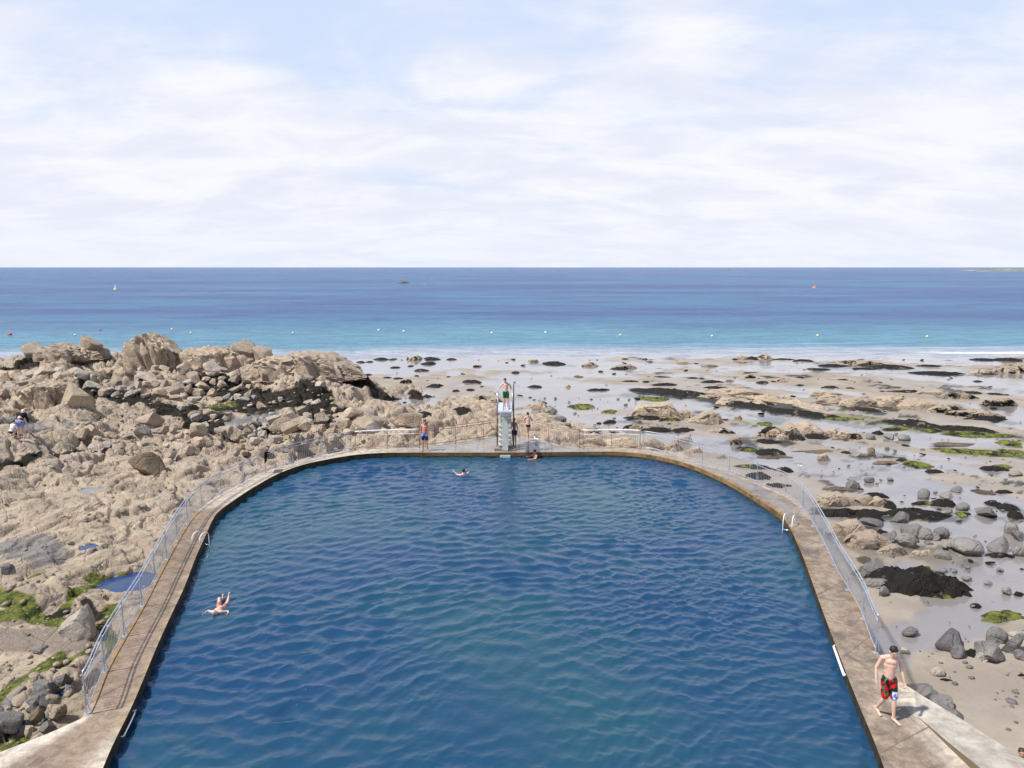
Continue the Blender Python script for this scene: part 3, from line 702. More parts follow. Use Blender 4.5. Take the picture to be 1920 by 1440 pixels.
# ------------------------------------------------------------------ loose rock
def cut_rock(seed, sub=3, cuts=9, flat=.75, rough=.05, dlo=.36, dr=.40):
    """one rock with broken faces; about 1 wide, base at z = 0"""
    r = random.Random(seed); rg = np.random.RandomState(seed)
    bm = bmesh.new(); bmesh.ops.create_icosphere(bm, subdivisions=sub, radius=1.0)
    V = np.array([v.co[:] for v in bm.verts])
    for _ in range(cuts):
        n = rg.normal(size=3); n /= np.linalg.norm(n); d = dlo + dr * rg.rand()
        o = np.maximum(V @ n - d, 0); V = V - o[:, None] * n * .94
    a = V * 2.1 + seed * 3.7
    nz = fbm(a[:, 0] + a[:, 2] * .7, a[:, 1] - a[:, 2] * .6, 4, seed)
    V = V * (1 + rough * 2.2 * nz)[:, None]
    mn, mx = V.min(0), V.max(0)
    V = (V - (mn + mx) / 2) / (mx - mn)
    V[:, 2] = (V[:, 2] + .5)
    for v, c in zip(bm.verts, V): v.co = c
    me = bpy.data.meshes.new('boulder'); bm.to_mesh(me); bm.free()
    me.polygons.foreach_set('use_smooth', np.full(len(me.polygons), True))
    me.set_sharp_from_angle(angle=math.radians(28))
    return me
ROUND = [cut_rock(61 + i, 3, 7, rough=.05, dlo=.62, dr=.3) for i in range(8)]
ROCKS = [cut_rock(11 + i, 4, 10 + i % 6, rough=.035 + .012 * (i % 4)) for i in range(12)]
MATROCK = {}
def rock_mesh(i, kind):
    if (i, kind) not in MATROCK:
        m = (ROUND[i - 100] if i >= 100 else ROCKS[i]).copy(); m.name = 'boulder'; m.materials.clear(); m.materials.append(M[kind]); MATROCK[(i, kind)] = m
    return MATROCK[(i, kind)]

TY = np.exp(np.linspace(math.log(9), math.log(103), 900))
def ground(px, py, which='rock'):
    """first ground point on the line of sight"""
    u = (px - 960) / F; v = (py - 720) / F
    dx, dy, dz = u, CP - v * SP, -SP - v * CP
    X = TY * dx / dy; Z = CAMZ + TY * dz / dy
    h = sand_h(X, TY)
    if which == 'rock': h = np.maximum(h, rock_h(X, TY))
    i = int(np.argmax(Z < h)) if (Z < h).any() else len(TY) - 1
    return Vector((X[i], TY[i], h[i]))

def place_rock(px, py, w, h, kind, rnd, which='rock', name='boulder', sink=.20, deep=None, idx=None, rz=None):
    p = ground(px, py, which); d = depth_of(p.y, p.z); k = d / F
    W = w * k; H = h * k * 1.08; Dp = deep or (W * rnd.uniform(.65, 1.0))
    i = idx if idx is not None else rnd.randrange(len(ROCKS))
    o = bpy.data.objects.new(name, rock_mesh(i, kind)); C.objects.link(o)
    a = rz if rz is not None else rnd.choice((0, PI)) + rnd.uniform(-.35, .35)
    o.scale = (W * 1.04, Dp, H / (1 - sink)); o.rotation_euler = (rnd.uniform(-.08, .08), rnd.uniform(-.1, .1), a)
    o.location = (p.x, p.y + Dp * .38, p.z - H * sink / (1 - sink))
    return o

rnd = random.Random(5)
HERO = [  # px, base py, width px, height px, kind, mesh, label
 (56, 671, 38, 26, 'tan', 1, 'dark-sided boulder sitting alone at the seaward end of the rock ridge'),
 (166, 672, 40, 26, 'tan', 4, 'rounded craggy boulder between the lone dark-sided boulder and the big summit crag'),
 (140, 768, 54, 48, 'tan', 2, 'tall square-edged wedge of rock with one shadowed face above the bending adult'),
 (275, 893, 66, 38, 'brown', 5, 'brown boulder with a dark hollow beneath it lying on the bare slab'),
 (134, 1213, 60, 60, 'pale', 7, 'pale angular boulder standing alone on wet sand by the railing'),
 (458, 674, 40, 30, 'tan', 8, 'pointed tan boulder perched on the ridge crest against the sea'),
 (487, 680, 44, 22, 'tan', 3, 'low rounded boulder leaning on the pointed one on the ridge crest'),
 (431, 697, 30, 22, 'tan', 6, 'reddish tilted block just below the pointed crest boulder'),
 (159, 830, 38, 24, 'tan', 9, 'triangular tan block in the broken rock to the seaward of the bending adult'),
 (370, 822, 34, 26, 'tan', 10, 'squarish boulder with a dark underside beside the dark weed gully'),
 (430, 828, 34, 22, 'tan', 0, 'blocky boulder with a notch at the near edge of the shallow pool'),
 (553, 812, 50, 26, 'tan', 11, 'long smooth tan boulder above the curve of the railing'),
 (655, 793, 44, 24, 'tan', 7, 'big round-topped boulder with a grey lichen patch behind the railing'),
 (684, 813, 56, 28, 'tan', 8, 'large sloping boulder just behind the white handrail end'),
 (762, 803, 62, 28, 'tan', 1, 'broad smooth ochre boulder behind the white handrail and the boy in blue shorts'),
 (113, 1287, 30, 22, 'grey', 2, 'rough grey-brown block beside the end post of the railing'),
 (73, 1304, 34, 18, 'grey', 3, 'knobbly grey rock under the bright green algae strip'),
 (38, 1326, 40, 22, 'tan', 4, 'brownish rough rock half buried among the near grey rocks'),
 (72, 1330, 44, 18, 'grey', 5, 'flat grey slab beside the dark little pool'),
 (99, 1356, 38, 28, 'tan', 6, 'reddish tan boulder at the foot of the railing end'),
 (64, 1360, 30, 26, 'brown', 7, 'rusty brown upright rock at the edge of the concrete'),
 (80, 1382, 28, 18, 'grey', 9, 'smooth rounded grey stone touching the pale concrete edge'),
 (50, 1385, 22, 18, 'tan', 10, 'small tan stone next to the smooth grey stone'),
 (10, 1388, 44, 34, 'grey', 11, 'dark shadowed boulder at the edge of the concrete deck corner'),
 (275, 800, 40, 22, 'tan', 2, 'flat-topped block at the start of the long dark weed gully'),
 (8, 1085, 26, 20, 'grey', 3, 'rounded grey rock above the green algae patch'),
 (70, 1228, 26, 10, 'grey', 8, 'flat greenish stone lying on the wet sand near the pale angular boulder'),
 (48, 1198, 14, 8, 'grey', 6, 'little dark stone between the algae and the wet sand'),
]
for px, py, wpx, hpx, kind, i, lab in HERO:
    o = place_rock(px, py, wpx, hpx, kind, rnd, idx=i); tag(o, lab, 'boulder')

def crag(name, px, py, wpx, hpx, seed, label, cat, prof, lean=0.0, depth=.8, kind='tan', which='rock', sink=.12, sub=5, rz=0.0, dims=None, at_p=None):
    """a big craggy mass with a broken skyline: prof is the skyline as (x, height), both 0..1"""
    p = at_p or ground(px, py, which); k = depth_of(p.y, p.z) / F; W, H = wpx * k, hpx * k
    if dims: W, H, depth = dims[0], dims[2], dims[1] / dims[0]
    rg = np.random.RandomState(seed)
    bm = bmesh.new(); bmesh.ops.create_icosphere(bm, subdivisions=sub, radius=1.0)
    V = np.array([v.co[:] for v in bm.verts])
    for i in range(16):
        n = rg.normal(size=3) * np.array([1, 1, .7]); n /= np.linalg.norm(n); d = .62 + .28 * rg.rand()
        V = V - (np.maximum(V @ n - d, 0) * .93)[:, None] * n
    N0 = V / np.linalg.norm(V, axis=1)[:, None]
    q = V * np.array([W / 2, W * depth / 2, H])
    a1, b1 = q[:, 0] + .55 * q[:, 2] + seed, q[:, 1] - .6 * q[:, 2]
    h1, g1 = plates(a1 / (W * .15), (b1 + .5 * q[:, 2]) / (W * .11), seed); h2, g2 = plates(a1 / (W * .05), b1 / (W * .045), seed + 9)
    dsp = .11 * h1 + .045 * h2 + .05 * fbm(a1 * 14 / W, b1 * 14 / W, 5, seed + 5) - .10 * sst(.10, 0, g1) - .05 * sst(.1, 0, g2)
    V = V + N0 * dsp[:, None]
    mn, mx = V.min(0), V.max(0); u = (V[:, 0] - mn[0]) / (mx[0] - mn[0])
    sk = np.interp(u, [a for a, _ in prof], [b for _, b in prof])
    zz = np.clip(V[:, 2] / mx[2], -1, 1.2); side = np.sqrt(np.clip(1 - (2 * u - 1) ** 2 * .96, .04, 1))
    q_ = zz / np.maximum(side, .35) / .72
    z = np.where(zz > 0, sk * (1 - np.exp(-np.clip(q_, 0, 9) * 2.2)) * 1.02, zz * .4)
    z = z + np.where(zz > .15, .05 * h2 * sk, 0)
    co = np.stack([(u - .5) * W, V[:, 1] * W * depth / 2, z * H - .06 * H], -1)
    for v, c in zip(bm.verts, co): v.co = c
    me = bpy.data.meshes.new(name); bm.to_mesh(me); bm.free(); me.materials.append(M[kind])
    me.polygons.foreach_set('use_smooth', np.full(len(me.polygons), True)); me.set_sharp_from_angle(angle=math.radians(40))
    o = link(name, me); o.location = (p.x, p.y + W * depth * .42, p.z); o.rotation_euler = (0, 0, rz)
    return tag(o, label, cat)
crag('rock_outcrop', 275, 692, 124, 68, 300, 'biggest craggy tan crag crowning the rock ridge against the sea', 'rock outcrop',
     [(0, .1), (.06, .62), (.14, .82), (.28, .94), (.40, 1.0), (.52, .94), (.66, .80), (.80, .60), (.92, .38), (1, .0)])
crag('rock_outcrop', 110, 676, 130, 30, 330, 'low knobbly crest of tan rock between two dark-sided ridge boulders', 'rock outcrop',
     [(0, .1), (.1, .5), (.22, .9), (.34, 1), (.48, .7), (.6, .85), (.75, .75), (.9, .6), (1, .1)])
crag('rock_outcrop', 590, 708, 180, 44, 340, 'smooth sloping tan shoulder where the rock ridge drops to the bright wet sand', 'rock outcrop',
     [(0, .3), (.1, .75), (.25, .95), (.38, 1), (.52, .92), (.68, .68), (.84, .34), (1, .0)])
crag('rock_outcrop', 385, 690, 130, 40, 350, 'broken crest of tan slabs between the big summit crag and the pointed boulder', 'rock outcrop',
     [(0, .4), (.12, .8), (.25, .7), (.4, .95), (.55, .8), (.7, .9), (.85, .7), (1, .3)])
crag('rock_outcrop', 70, 772, 120, 50, 370, 'humped tan outcrop with round pits beside the tall square-edged wedge', 'rock outcrop',
     [(0, .2), (.15, .6), (.3, .9), (.45, 1), (.6, .93), (.75, .9), (.9, .5), (1, .1)])
crag('rock_outcrop', 520, 712, 150, 40, 380, 'pale folded rock face below the low rounded crest boulder', 'rock outcrop',
     [(0, .3), (.15, .8), (.35, 1), (.5, .9), (.7, .95), (.85, .7), (1, .2)])

ZONES = [  # polygon px, count, size px range, height ratio, kinds, label, group
 ([(120, 705), (330, 690), (480, 712), (470, 748), (330, 757), (150, 740)], 70, (16, 44), (.40, .68), ('pale', 'tan', 'tan'), 'pale angular boulder in the jumbled field below the ridge', 'boulders jumbled below the rock ridge'),
 ([(0, 715), (110, 700), (160, 715), (60, 748), (0, 752)], 18, (18, 40), (.38, .6), ('tan', 'pale', 'tan'), 'tan block along the dark shaded gully above the humped pitted outcrop', 'blocks along the shaded gully'),
 ([(330, 752), (640, 748), (650, 785), (560, 800), (420, 822), (340, 800)], 40, (10, 30), (.45, .7), ('pale', 'tan'), 'rounded pale boulder strewn among the dark seaweed around the shallow pool', 'rounded boulders among the dark seaweed'),
 ([(430, 812), (560, 792), (700, 780), (760, 800), (640, 832), (520, 856), (440, 862)], 62, (14, 40), (.45, .7), ('tan', 'pale', 'tan'), 'rounded tan boulder packed behind the curving railing', 'rounded boulders packed behind the railing'),
 ([(150, 800), (420, 815), (430, 850), (300, 862), (140, 850)], 26, (14, 34), (.35, .6), ('tan', 'pale', 'tan'), 'broken tan block lying on the bare slabs above the brown boulder', 'broken blocks on the bare slabs'),
 ([(0, 1290), (60, 1270), (125, 1290), (110, 1350), (30, 1390), (0, 1395)], 20, (12, 28), (.5, .75), ('grey', 'tan', 'brown', 'grey'), 'rough grey-brown stone heaped at the corner of the concrete deck', 'rough stones heaped by the concrete corner'),
 ([(330, 665), (660, 690), (640, 735), (480, 730), (420, 700)], 26, (12, 30), (.4, .65), ('tan', 'pale'), 'tan block resting on the seaward slope of the ridge', 'blocks on the ridge slope'),
]
def in_px(x, y, poly):
    return bool(inside(np.array([x]), np.array([y]), np.array(poly))[0])
for poly, n, (s0, s1), (h0, h1), kinds, lab, grp in ZONES:
    xs = [p[0] for p in poly]; ys_ = [p[1] for p in poly]; done = []; tries = 0
    while len(done) < n and tries < n * 60:
        tries += 1
        x = rnd.uniform(min(xs), max(xs)); y = rnd.uniform(min(ys_), max(ys_))
        wp = s0 + (s1 - s0) * rnd.random() ** 1.9
        if not in_px(x, y, poly) or any(abs(x - a) < .40 * (wp + b) and abs(y - c) < .20 * (wp + b) for a, c, b in done): continue
        done.append((x, y, wp))
        o = place_rock(x, y, wp, wp * rnd.uniform(h0, h1), rnd.choice(kinds), rnd, sink=rnd.uniform(.2, .38)); tag(o, lab, 'boulder', grp)

# ------------------------------------------------------------------ low outcrops, weed and stones on the sand
def mound(name, c, L, T, H, rz, kind, seed, lobes=True):
    n, m = (56, 30) if L > 3 else (36, 22)
    ang = np.linspace(0, 2 * PI, n, endpoint=False); rr = np.linspace(0, 1, m) ** .8
    A_, R_ = np.meshgrid(ang, rr)
    ol = 1 + .55 * fbm(np.cos(A_) * 1.3 + seed, np.sin(A_) * 1.3, 3, seed) + .42 * fbm(np.cos(A_) * 3.6 + seed, np.sin(A_) * 3.6, 3, seed + 1)
    x = np.cos(A_) * R_ * ol * L / 2; y = np.sin(A_) * R_ * ol * T / 2
    prof = np.clip(1 - R_ ** 2.2, 0, 1) ** .7
    s = max(.25, min(.9, L * .16)); sx = x + seed * 3.1; sy = y + seed * 1.7
    h1, g1 = plates(sx / s, sy / s, seed); h2, g2 = plates(sx / (s * .35), sy / (s * .35), seed + 3)
    if kind in ('weed', 'algae'):
        z = H * prof * (.75 + .35 * fbm(sx / s * 1.4, sy / s * 1.4, 4, seed)) + H * .16 * prof * fbm(sx * 9, sy * 9, 3, seed + 2)
    else:
        z = H * prof * (.72 + .30 * h1 + .14 * h2) - H * .3 * sst(.12, 0, g1) * prof ** .3 + H * .1 * fbm(sx * 4, sy * 4, 3, seed + 2) * prof ** .3
    z = z - H * .30 * R_ ** 3
    i = np.arange(m - 1)[:, None] * n; j = np.arange(n)[None, :]; j2 = (j + 1) % n
    f = np.stack([i + j, i + j2, i + n + j2, i + n + j], -1).reshape(-1, 4)[n:]
    V = np.stack([x, y, z], -1).reshape(-1, 3)
    bmf = np.array([[n + k, n + (k + 1) % n, 0, 0] for k in range(n)])
    me = bpy.data.meshes.new(name)
    faces = [tuple(q) for q in f] + [(n + k, n + (k + 1) % n, 0) for k in range(n)]
    me.from_pydata([tuple(q) for q in V], [], faces); me.update()
    me.polygons.foreach_set('use_smooth', np.full(len(me.polygons), True)); me.materials.append(M[kind])
    o = link(name, me); o.location = c; o.rotation_euler = (0, 0, rz)
    return o

W_, T_, A_, G_, X_, P_, B_ = 'weed', 'tan', 'algae', 'grey', 'mixed', 'pale', 'brown'
ITEMS = [ # px, base py, width, height, kind
(775,671,30,10,X_),(808,672,28,8,W_),(845,667,16,5,W_),(713,664,26,7,W_),(735,663,14,4,W_),(802,684,24,7,W_),(786,696,27,6,W_),(741,690,16,4,W_),(781,706,9,4,W_),(840,708,9,3,W_),(769,687,10,3,W_),(895,688,18,4,X_),(675,680,14,4,W_),(692,679,10,3,W_),(688,704,12,4,W_),(725,710,14,5,W_),(745,712,16,6,W_),(760,720,24,10,X_),
(1041,684,44,9,W_),(1001,679,20,6,T_),(1108,687,34,8,X_),(1127,698,11,4,W_),(967,700,14,5,W_),(884,718,36,8,W_),(903,726,7,3,W_),(881,733,16,6,W_),(855,735,14,6,W_),(900,750,26,11,X_),(866,777,40,20,W_),(790,784,26,10,W_),(815,728,28,10,W_),(930,757,28,14,T_),(1012,768,32,15,T_),(1019,757,12,5,W_),
(1085,708,16,5,A_),(1003,727,24,6,W_),(1065,726,11,5,T_),(1124,733,34,6,W_),(1090,767,48,14,A_),(1143,776,32,10,A_),(1032,778,30,12,G_),(1050,790,26,10,G_),(1145,794,26,9,W_),(1124,795,8,4,W_),(1065,800,14,7,G_),(1110,810,26,6,G_),
(1172,669,12,4,W_),(1211,673,10,3,W_),(1220,680,12,3,W_),(1281,681,24,4,T_),(1332,687,32,4,T_),(1172,691,46,8,X_),(1163,693,30,4,W_),(1242,708,26,3,W_),(1299,710,18,4,W_),(1318,711,11,3,W_),(1338,719,38,8,W_),(1183,717,28,5,W_),(1213,718,16,5,W_),(1251,724,44,8,W_),(1347,729,40,6,W_),(1369,715,18,3,T_),
(1378,741,112,14,T_),(1364,760,36,14,T_),(1229,751,60,10,A_),(1119,732,28,4,W_),(1238,787,96,38,T_),(1216,788,72,12,W_),(1259,791,36,12,A_),(1288,785,44,16,T_),(1329,797,72,28,T_),(1146,794,26,8,W_),(1209,806,80,12,X_),(1232,810,50,12,W_),(1286,810,38,10,W_),(1353,813,54,12,X_),(1386,786,15,8,T_),(1439,797,26,8,A_),(1452,820,60,22,X_),(1485,821,46,30,T_),(1441,832,60,12,W_),(1384,834,22,18,X_),(1406,845,30,9,A_),(1450,852,54,15,W_),(1452,860,52,8,B_),(1419,880,58,14,A_),(1474,886,28,14,W_),
(1220,838,58,17,T_),(1266,846,42,18,T_),(1283,832,42,14,T_),(1305,850,30,14,T_),(1113,834,64,14,T_),(1168,838,74,17,T_),(1351,860,24,9,G_),(1115,810,28,5,X_),(1148,812,28,6,X_),(1425,899,46,20,W_),(1460,915,44,12,W_),(1408,710,28,9,X_),(1434,719,20,6,W_),(1465,718,30,8,X_),
(1380,667,11,6,W_),(1395,669,26,10,T_),(1417,671,30,10,W_),(1438,672,32,11,X_),(1467,673,40,4,W_),(1512,678,38,6,W_),(1615,684,94,11,X_),(1677,690,62,9,W_),(1565,687,56,6,W_),(1537,694,38,5,W_),(1625,692,42,3,W_),(1745,688,52,5,W_),(1762,702,90,8,W_),(1852,702,48,9,X_),(1905,700,54,20,X_),(1850,676,42,5,W_),(1903,677,48,8,W_),(1895,661,42,5,W_),(1585,714,20,4,W_),(1502,724,16,4,W_),(1560,728,36,6,W_),(1597,729,15,4,W_),(1652,718,9,3,W_),(1835,716,15,3,W_),
(1705,737,58,8,W_),(1552,741,62,8,T_),(1570,756,70,16,T_),(1620,764,84,22,T_),(1680,762,96,26,T_),(1735,770,90,24,T_),(1790,776,76,20,X_),(1565,750,60,7,W_),(1752,741,62,8,T_),(1805,749,72,14,X_),(1832,739,26,7,W_),(1870,741,30,6,W_),(1885,762,74,18,X_),(1840,784,104,18,X_),(1860,789,80,12,W_),(1632,771,52,8,W_),(1752,810,40,8,A_),(1840,819,130,9,A_),(1907,836,44,16,A_),(1690,806,64,8,A_),(1585,788,64,7,A_),(1850,854,120,13,A_),(1910,853,42,14,A_),(1795,837,84,7,B_),
(1515,818,84,30,T_),(1478,818,32,17,T_),(1470,825,26,12,T_),(1537,824,42,14,W_),(1502,826,32,14,W_),(1562,818,32,17,T_),(1590,822,38,14,T_),(1610,825,24,14,X_),(1635,825,20,12,G_),(1652,815,22,10,W_),(1670,823,24,9,G_),(1700,826,28,9,G_),(1540,849,74,7,B_),(1590,852,16,8,W_),(1612,857,24,7,G_),(1547,864,22,13,T_),(1637,846,13,10,T_),(1650,858,20,7,G_),(1695,867,24,8,W_),(1727,875,48,16,A_),(1665,870,54,7,B_),(1757,888,28,10,W_),(1872,883,42,14,W_),(1890,880,28,12,A_),(1910,893,26,10,G_),(1602,917,27,18,G_),(1887,909,13,8,G_),(1580,919,62,7,B_),(1632,904,20,9,G_),(1672,902,13,5,G_),
(1565,952,76,34,T_),(1615,950,74,24,T_),(1650,952,38,22,T_),(1645,933,36,13,W_),(1585,969,90,22,W_),(1635,968,70,18,W_),(1727,971,104,26,W_),(1640,975,40,13,W_),(1668,953,32,20,W_),(1690,980,37,20,G_),(1737,935,24,19,G_),(1775,949,48,17,W_),(1780,934,26,11,G_),(1800,922,26,8,G_),(1735,946,40,8,A_),(1810,957,28,12,G_),(1810,969,18,12,A_),(1860,970,46,15,G_),(1872,950,24,15,W_),(1897,956,40,17,W_),(1912,972,26,20,W_),(1852,926,34,9,B_),(1890,926,26,9,W_),(1800,978,13,5,G_),
(1600,1012,84,42,T_),(1640,1032,94,42,T_),(1678,1045,62,26,T_),(1640,986,48,9,G_),(1660,1004,17,15,W_),(1703,1028,38,28,G_),(1672,1018,30,18,G_),(1720,1008,44,21,G_),(1741,1013,40,19,G_),(1771,1011,29,22,G_),(1757,1014,27,12,G_),(1744,1022,16,6,G_),(1787,1030,24,10,G_),(1822,1042,62,28,G_),(1882,1036,46,28,G_),(1914,1042,28,16,G_),(1877,1044,38,10,W_),(1904,1001,29,22,G_),(1914,1014,24,17,G_),(1641,1086,44,38,G_),(1627,1058,30,26,B_),
(1745,1122,178,84,W_),(1690,1098,66,50,W_),(1800,1118,60,50,W_),(1671,1102,22,18,A_),(1703,1110,54,12,A_),(1760,1119,56,18,A_),(1735,1044,42,13,T_),(1774,1050,32,15,G_),(1644,1104,54,17,G_),(1661,1120,27,20,G_),(1614,1082,22,26,A_),(1890,1115,18,13,G_),(1912,1117,16,9,W_),(1833,1139,21,10,W_),(1893,1164,76,24,A_),(1711,1194,36,12,G_),
(1795,1224,62,32,G_),(1800,1237,34,26,G_),(1828,1233,20,19,W_),(1847,1242,29,19,P_),(1871,1241,72,38,G_),(1874,1207,44,27,G_),(1904,1227,46,38,G_),(1906,1195,26,7,P_),(1917,1240,24,22,G_),(1700,1225,20,8,P_),(1763,1271,29,15,P_),(1774,1279,20,6,W_),(1820,1255,14,7,G_),(1917,1270,14,7,W_),(1877,1072,14,6,G_),(1782,962,16,7,G_),
(1730,1300,44,17,G_),(1747,1314,54,20,G_),(1775,1336,64,18,G_),(1797,1352,50,15,G_),(1815,1090,20,8,G_),(1855,1096,16,7,G_)]
LONG = [ # px0,py0,px1,py1, thickness m, height m, kind
(1200,731,1345,744,3.4,.45,W_),(1300,738,1465,764,3.0,.4,X_),(1362,755,1470,772,2.2,.35,W_),(1440,768,1578,786,2.2,.4,W_),(1400,745,1540,760,2.6,.5,T_),(1665,789,1770,803,1.9,.4,W_),(1765,801,1872,812,1.4,.3,W_),(1480,760,1560,768,2.0,.4,T_)]
KN = {W_: ('seaweed_clump', 'seaweed'), T_: ('rock_outcrop', 'rock outcrop'), X_: ('rock_outcrop', 'rock outcrop'), A_: ('algae_patch', 'algae'), G_: ('boulder', 'boulder'), P_: ('stone', 'stone'), B_: ('weed_mat', 'seaweed')}
LOOK = {W_: 'black-brown seaweed clump', T_: 'rough tan rock', X_: 'weed-draped tan rock', A_: 'yellow-green algae patch', G_: 'grey boulder', P_: 'pale stone', B_: 'thin brown weed mat'}
MARKS = [(1745, 1090, 'the huge black rock'), (1640, 1010, 'the big smooth railing outcrop'), (1850, 1222, 'the grey boulder cluster'), (1893, 1155, 'the bright algae mound'), (1765, 1325, 'the pale sloping ramp'), (1600, 950, 'the black-skirted tan outcrop'), (1727, 960, 'the long black weed tongue'), (1820, 1030, 'the big channel boulders'), (1240, 770, 'the ridged tan outcrop'), (1329, 785, 'the blocky tan outcrop'), (1500, 812, 'the tan boulder row'), (1680, 755, 'the long rubble bank'), (1850, 850, 'the long algae strips'), (1420, 668, 'the waterline skerry'), (1620, 684, 'the far rubble skerry'), (1762, 700, 'the far black weed bar'), (1905, 690, 'the far dark outcrop'), (1270, 737, 'the long black weed band'), (1090, 762, 'the green algae hummock'), (780, 668, 'the tide line skerries'), (866, 768, 'the black weed lump'), (1041, 680, 'the lone dark bar'), (1140, 832, 'the second white handrail'), (1265, 838, 'the curving railing rocks'), (1430, 850, 'the railing bend'), (950, 755, 'the diving tower'), (1727, 867, 'the algae-topped rock'), (1890, 945, 'the black weed heaps'), (1440, 715, 'the dry sand bar'), (1250, 705, 'the dry sand island'), (1800, 745, 'the rubble bank end'), (690, 690, 'the rock ridge foot')]
BIGL = {(1745,1122): 'huge black weed-covered rock with algae at its foot on the sand', (1893,1164): 'bright green algae mound at the edge of the wet channel', (1640,1032): 'big smooth tan outcrop close behind the straight railing', (1238,787): 'ridged tan outcrop standing alone on the wet flats', (1329,797): 'blocky tan outcrop beside the ridged one on the wet flats', (1822,1042): 'large rounded grey boulder alone in the wet channel', (1871,1241): 'longest dark grey boulder of the cluster on the dry sand'}
seen = {}
def lab_for(px, py, wpx, kind):
    ds = sorted((math.hypot((px - a), (py - b) * 2.2), c) for a, b, c in MARKS)
    d, mk = ds[0]
    size = 'tiny' if wpx < 14 else 'small' if wpx < 24 else 'medium' if wpx < 46 else 'large' if wpx < 80 else 'very wide'
    rel = 'right at' if d < 18 else 'close beside' if d < 45 else 'a little off' if d < 85 else 'well away from'
    a, b, c = next(m for m in MARKS if m[2] == mk)
    side = 'on the seaward side of' if py < b - 5 else 'on the near side of' if py > b + 9 else rel
    return f'{size} {LOOK[kind]} {side} {mk}'
labels = []
for n, (px, py, wpx, hpx, kind) in enumerate(ITEMS):
    nm, cat = KN[kind]
    boul = kind in (G_, P_) and wpx < 90
    back = py < 845 and 640 < px < 1330
    which = 'rock' if px < 1330 else 'sand'
    if boul:
        o = place_rock(px, py, wpx * .92, hpx * .85, kind, rnd, which, nm, idx=100 + rnd.randrange(8) if rnd.random() < .5 else None, sink=.3)
    else:
        p = ground(px, py, which); k = depth_of(p.y, p.z) / F; ang = math.atan2(CAMZ - p.z, p.y)
        Wm = wpx * k * 1.06; full = hpx * k
        flat = {W_: .42, A_: .25, B_: .12, T_: .62, X_: .58}[kind]
        H = full * flat * 1.15 + .03; T = min(max(full * (1 - flat) / math.sin(ang), Wm * .35), Wm * 1.3)
        if kind in (T_, X_):
            m_ = rnd.uniform(.35, .65); pr = [(0, .1), (.14, rnd.uniform(.4, .8)), (m_ - .1, rnd.uniform(.7, 1)), (m_ + .1, 1), (.8, rnd.uniform(.5, .85)), (1, .08)]
            o = crag(nm, px, py, wpx, hpx, 400 + n * 7, None, None, pr, depth=T / Wm, kind=kind, which=which, sub=4, rz=rnd.uniform(-.25, .1), dims=(Wm, T, H * 1.15))
        else: o = mound(nm, (p.x, p.y + T * .42, p.z), Wm, T, H, rnd.uniform(-.25, .1), kind, 400 + n * 7)
    lab = BIGL.get((px, py)) or lab_for(px, py, wpx, kind)
    tag(o, lab, cat); labels.append((lab, o, kind))
for n, (x0, y0, x1, y1, th, H, kind) in enumerate(LONG):
    a, b = ground(x0, y0, 'sand'), ground(x1, y1, 'sand'); c = (a + b) / 2; d = b - a
    nm, cat = KN[kind]
    o = mound(nm, (c.x, c.y, sand_h(np.array(c.x), np.array(c.y)) - .02), d.xy.length * 1.05, th, H, math.atan2(d.y, d.x), kind, 2000 + n * 11)
    lab = f'long narrow {LOOK[kind]} band running ' + ['seaward of the ridged tan outcrop', 'along the dry sand bar', 'behind the blocky tan outcrop', 'toward the long rubble bank', 'before the dry sand bar', 'landward of the long rubble bank', 'beside the long green algae strips', 'into the long rubble bank'][n]
    tag(o, lab, cat); labels.append((lab, o, kind))
by = {}
for lab, o, kind in labels: by.setdefault(lab, []).append(o)
for lab, os_ in by.items():
    if len(os_) > 1:
        for o in os_: o['group'] = lab[:60]

# small stones and weed scraps nobody could count
def scatter(name, n, zone, mat, s0, s1, which, seed, flat=.5):
    r = np.random.RandomState(seed); bm = bmesh.new(); bmesh.ops.create_icosphere(bm, subdivisions=1, radius=.5)
    bv = np.array([v.co[:] for v in bm.verts]); bf = np.array([[v.index for v in f.verts] for f in bm.faces]); bm.free()
    V, Fc = [], []; k = 0
    for poly, cnt in zone:
        xs = [p[0] for p in poly]; ys2 = [p[1] for p in poly]; i = 0
        while i < cnt:
            x = r.uniform(min(xs), max(xs)); y = r.uniform(min(ys2), max(ys2))
            if not in_px(x, y, poly): continue
            i += 1
            p = ground(x, y, which); s = (s0 + (s1 - s0) * r.rand() ** 3) * (.6 + .012 * p.y)
            M3 = Euler((r.uniform(-.3, .3), r.uniform(-.3, .3), r.uniform(0, 6.28))).to_matrix()
            v = bv * (1 + .35 * (r.rand(len(bv), 1) - .5)) * np.array([s * r.uniform(.7, 1.4), s, s * flat])
            V.append(v @ np.array(M3).T + np.array([p.x, p.y, p.z + s * flat * .22])); Fc.append(bf + k); k += len(bv)
    me = mesh_np(name, np.concatenate(V), np.concatenate(Fc), smooth=True); me.materials.append(mat)
    tag(link(name, me), kind='stuff')
scatter('pebbles', 0, [([(1460, 790), (1920, 790), (1920, 1180), (1680, 1180), (1560, 960)], 100), ([(1690, 1200), (1920, 1180), (1920, 1400)], 34), ([(1000, 740), (1240, 740), (1300, 820), (1000, 800)], 90)], M['grey'], .08, .34, 'sand', 3)
scatter('gravel', 0, [([(0, 1100), (200, 1050), (220, 1200), (60, 1400), (0, 1400)], 150), ([(130, 700), (660, 700), (700, 840), (150, 830)], 420), ([(0, 840), (400, 840), (300, 1000), (0, 1050)], 60)], M['tan'], .06, .34, 'rock', 4, .6)
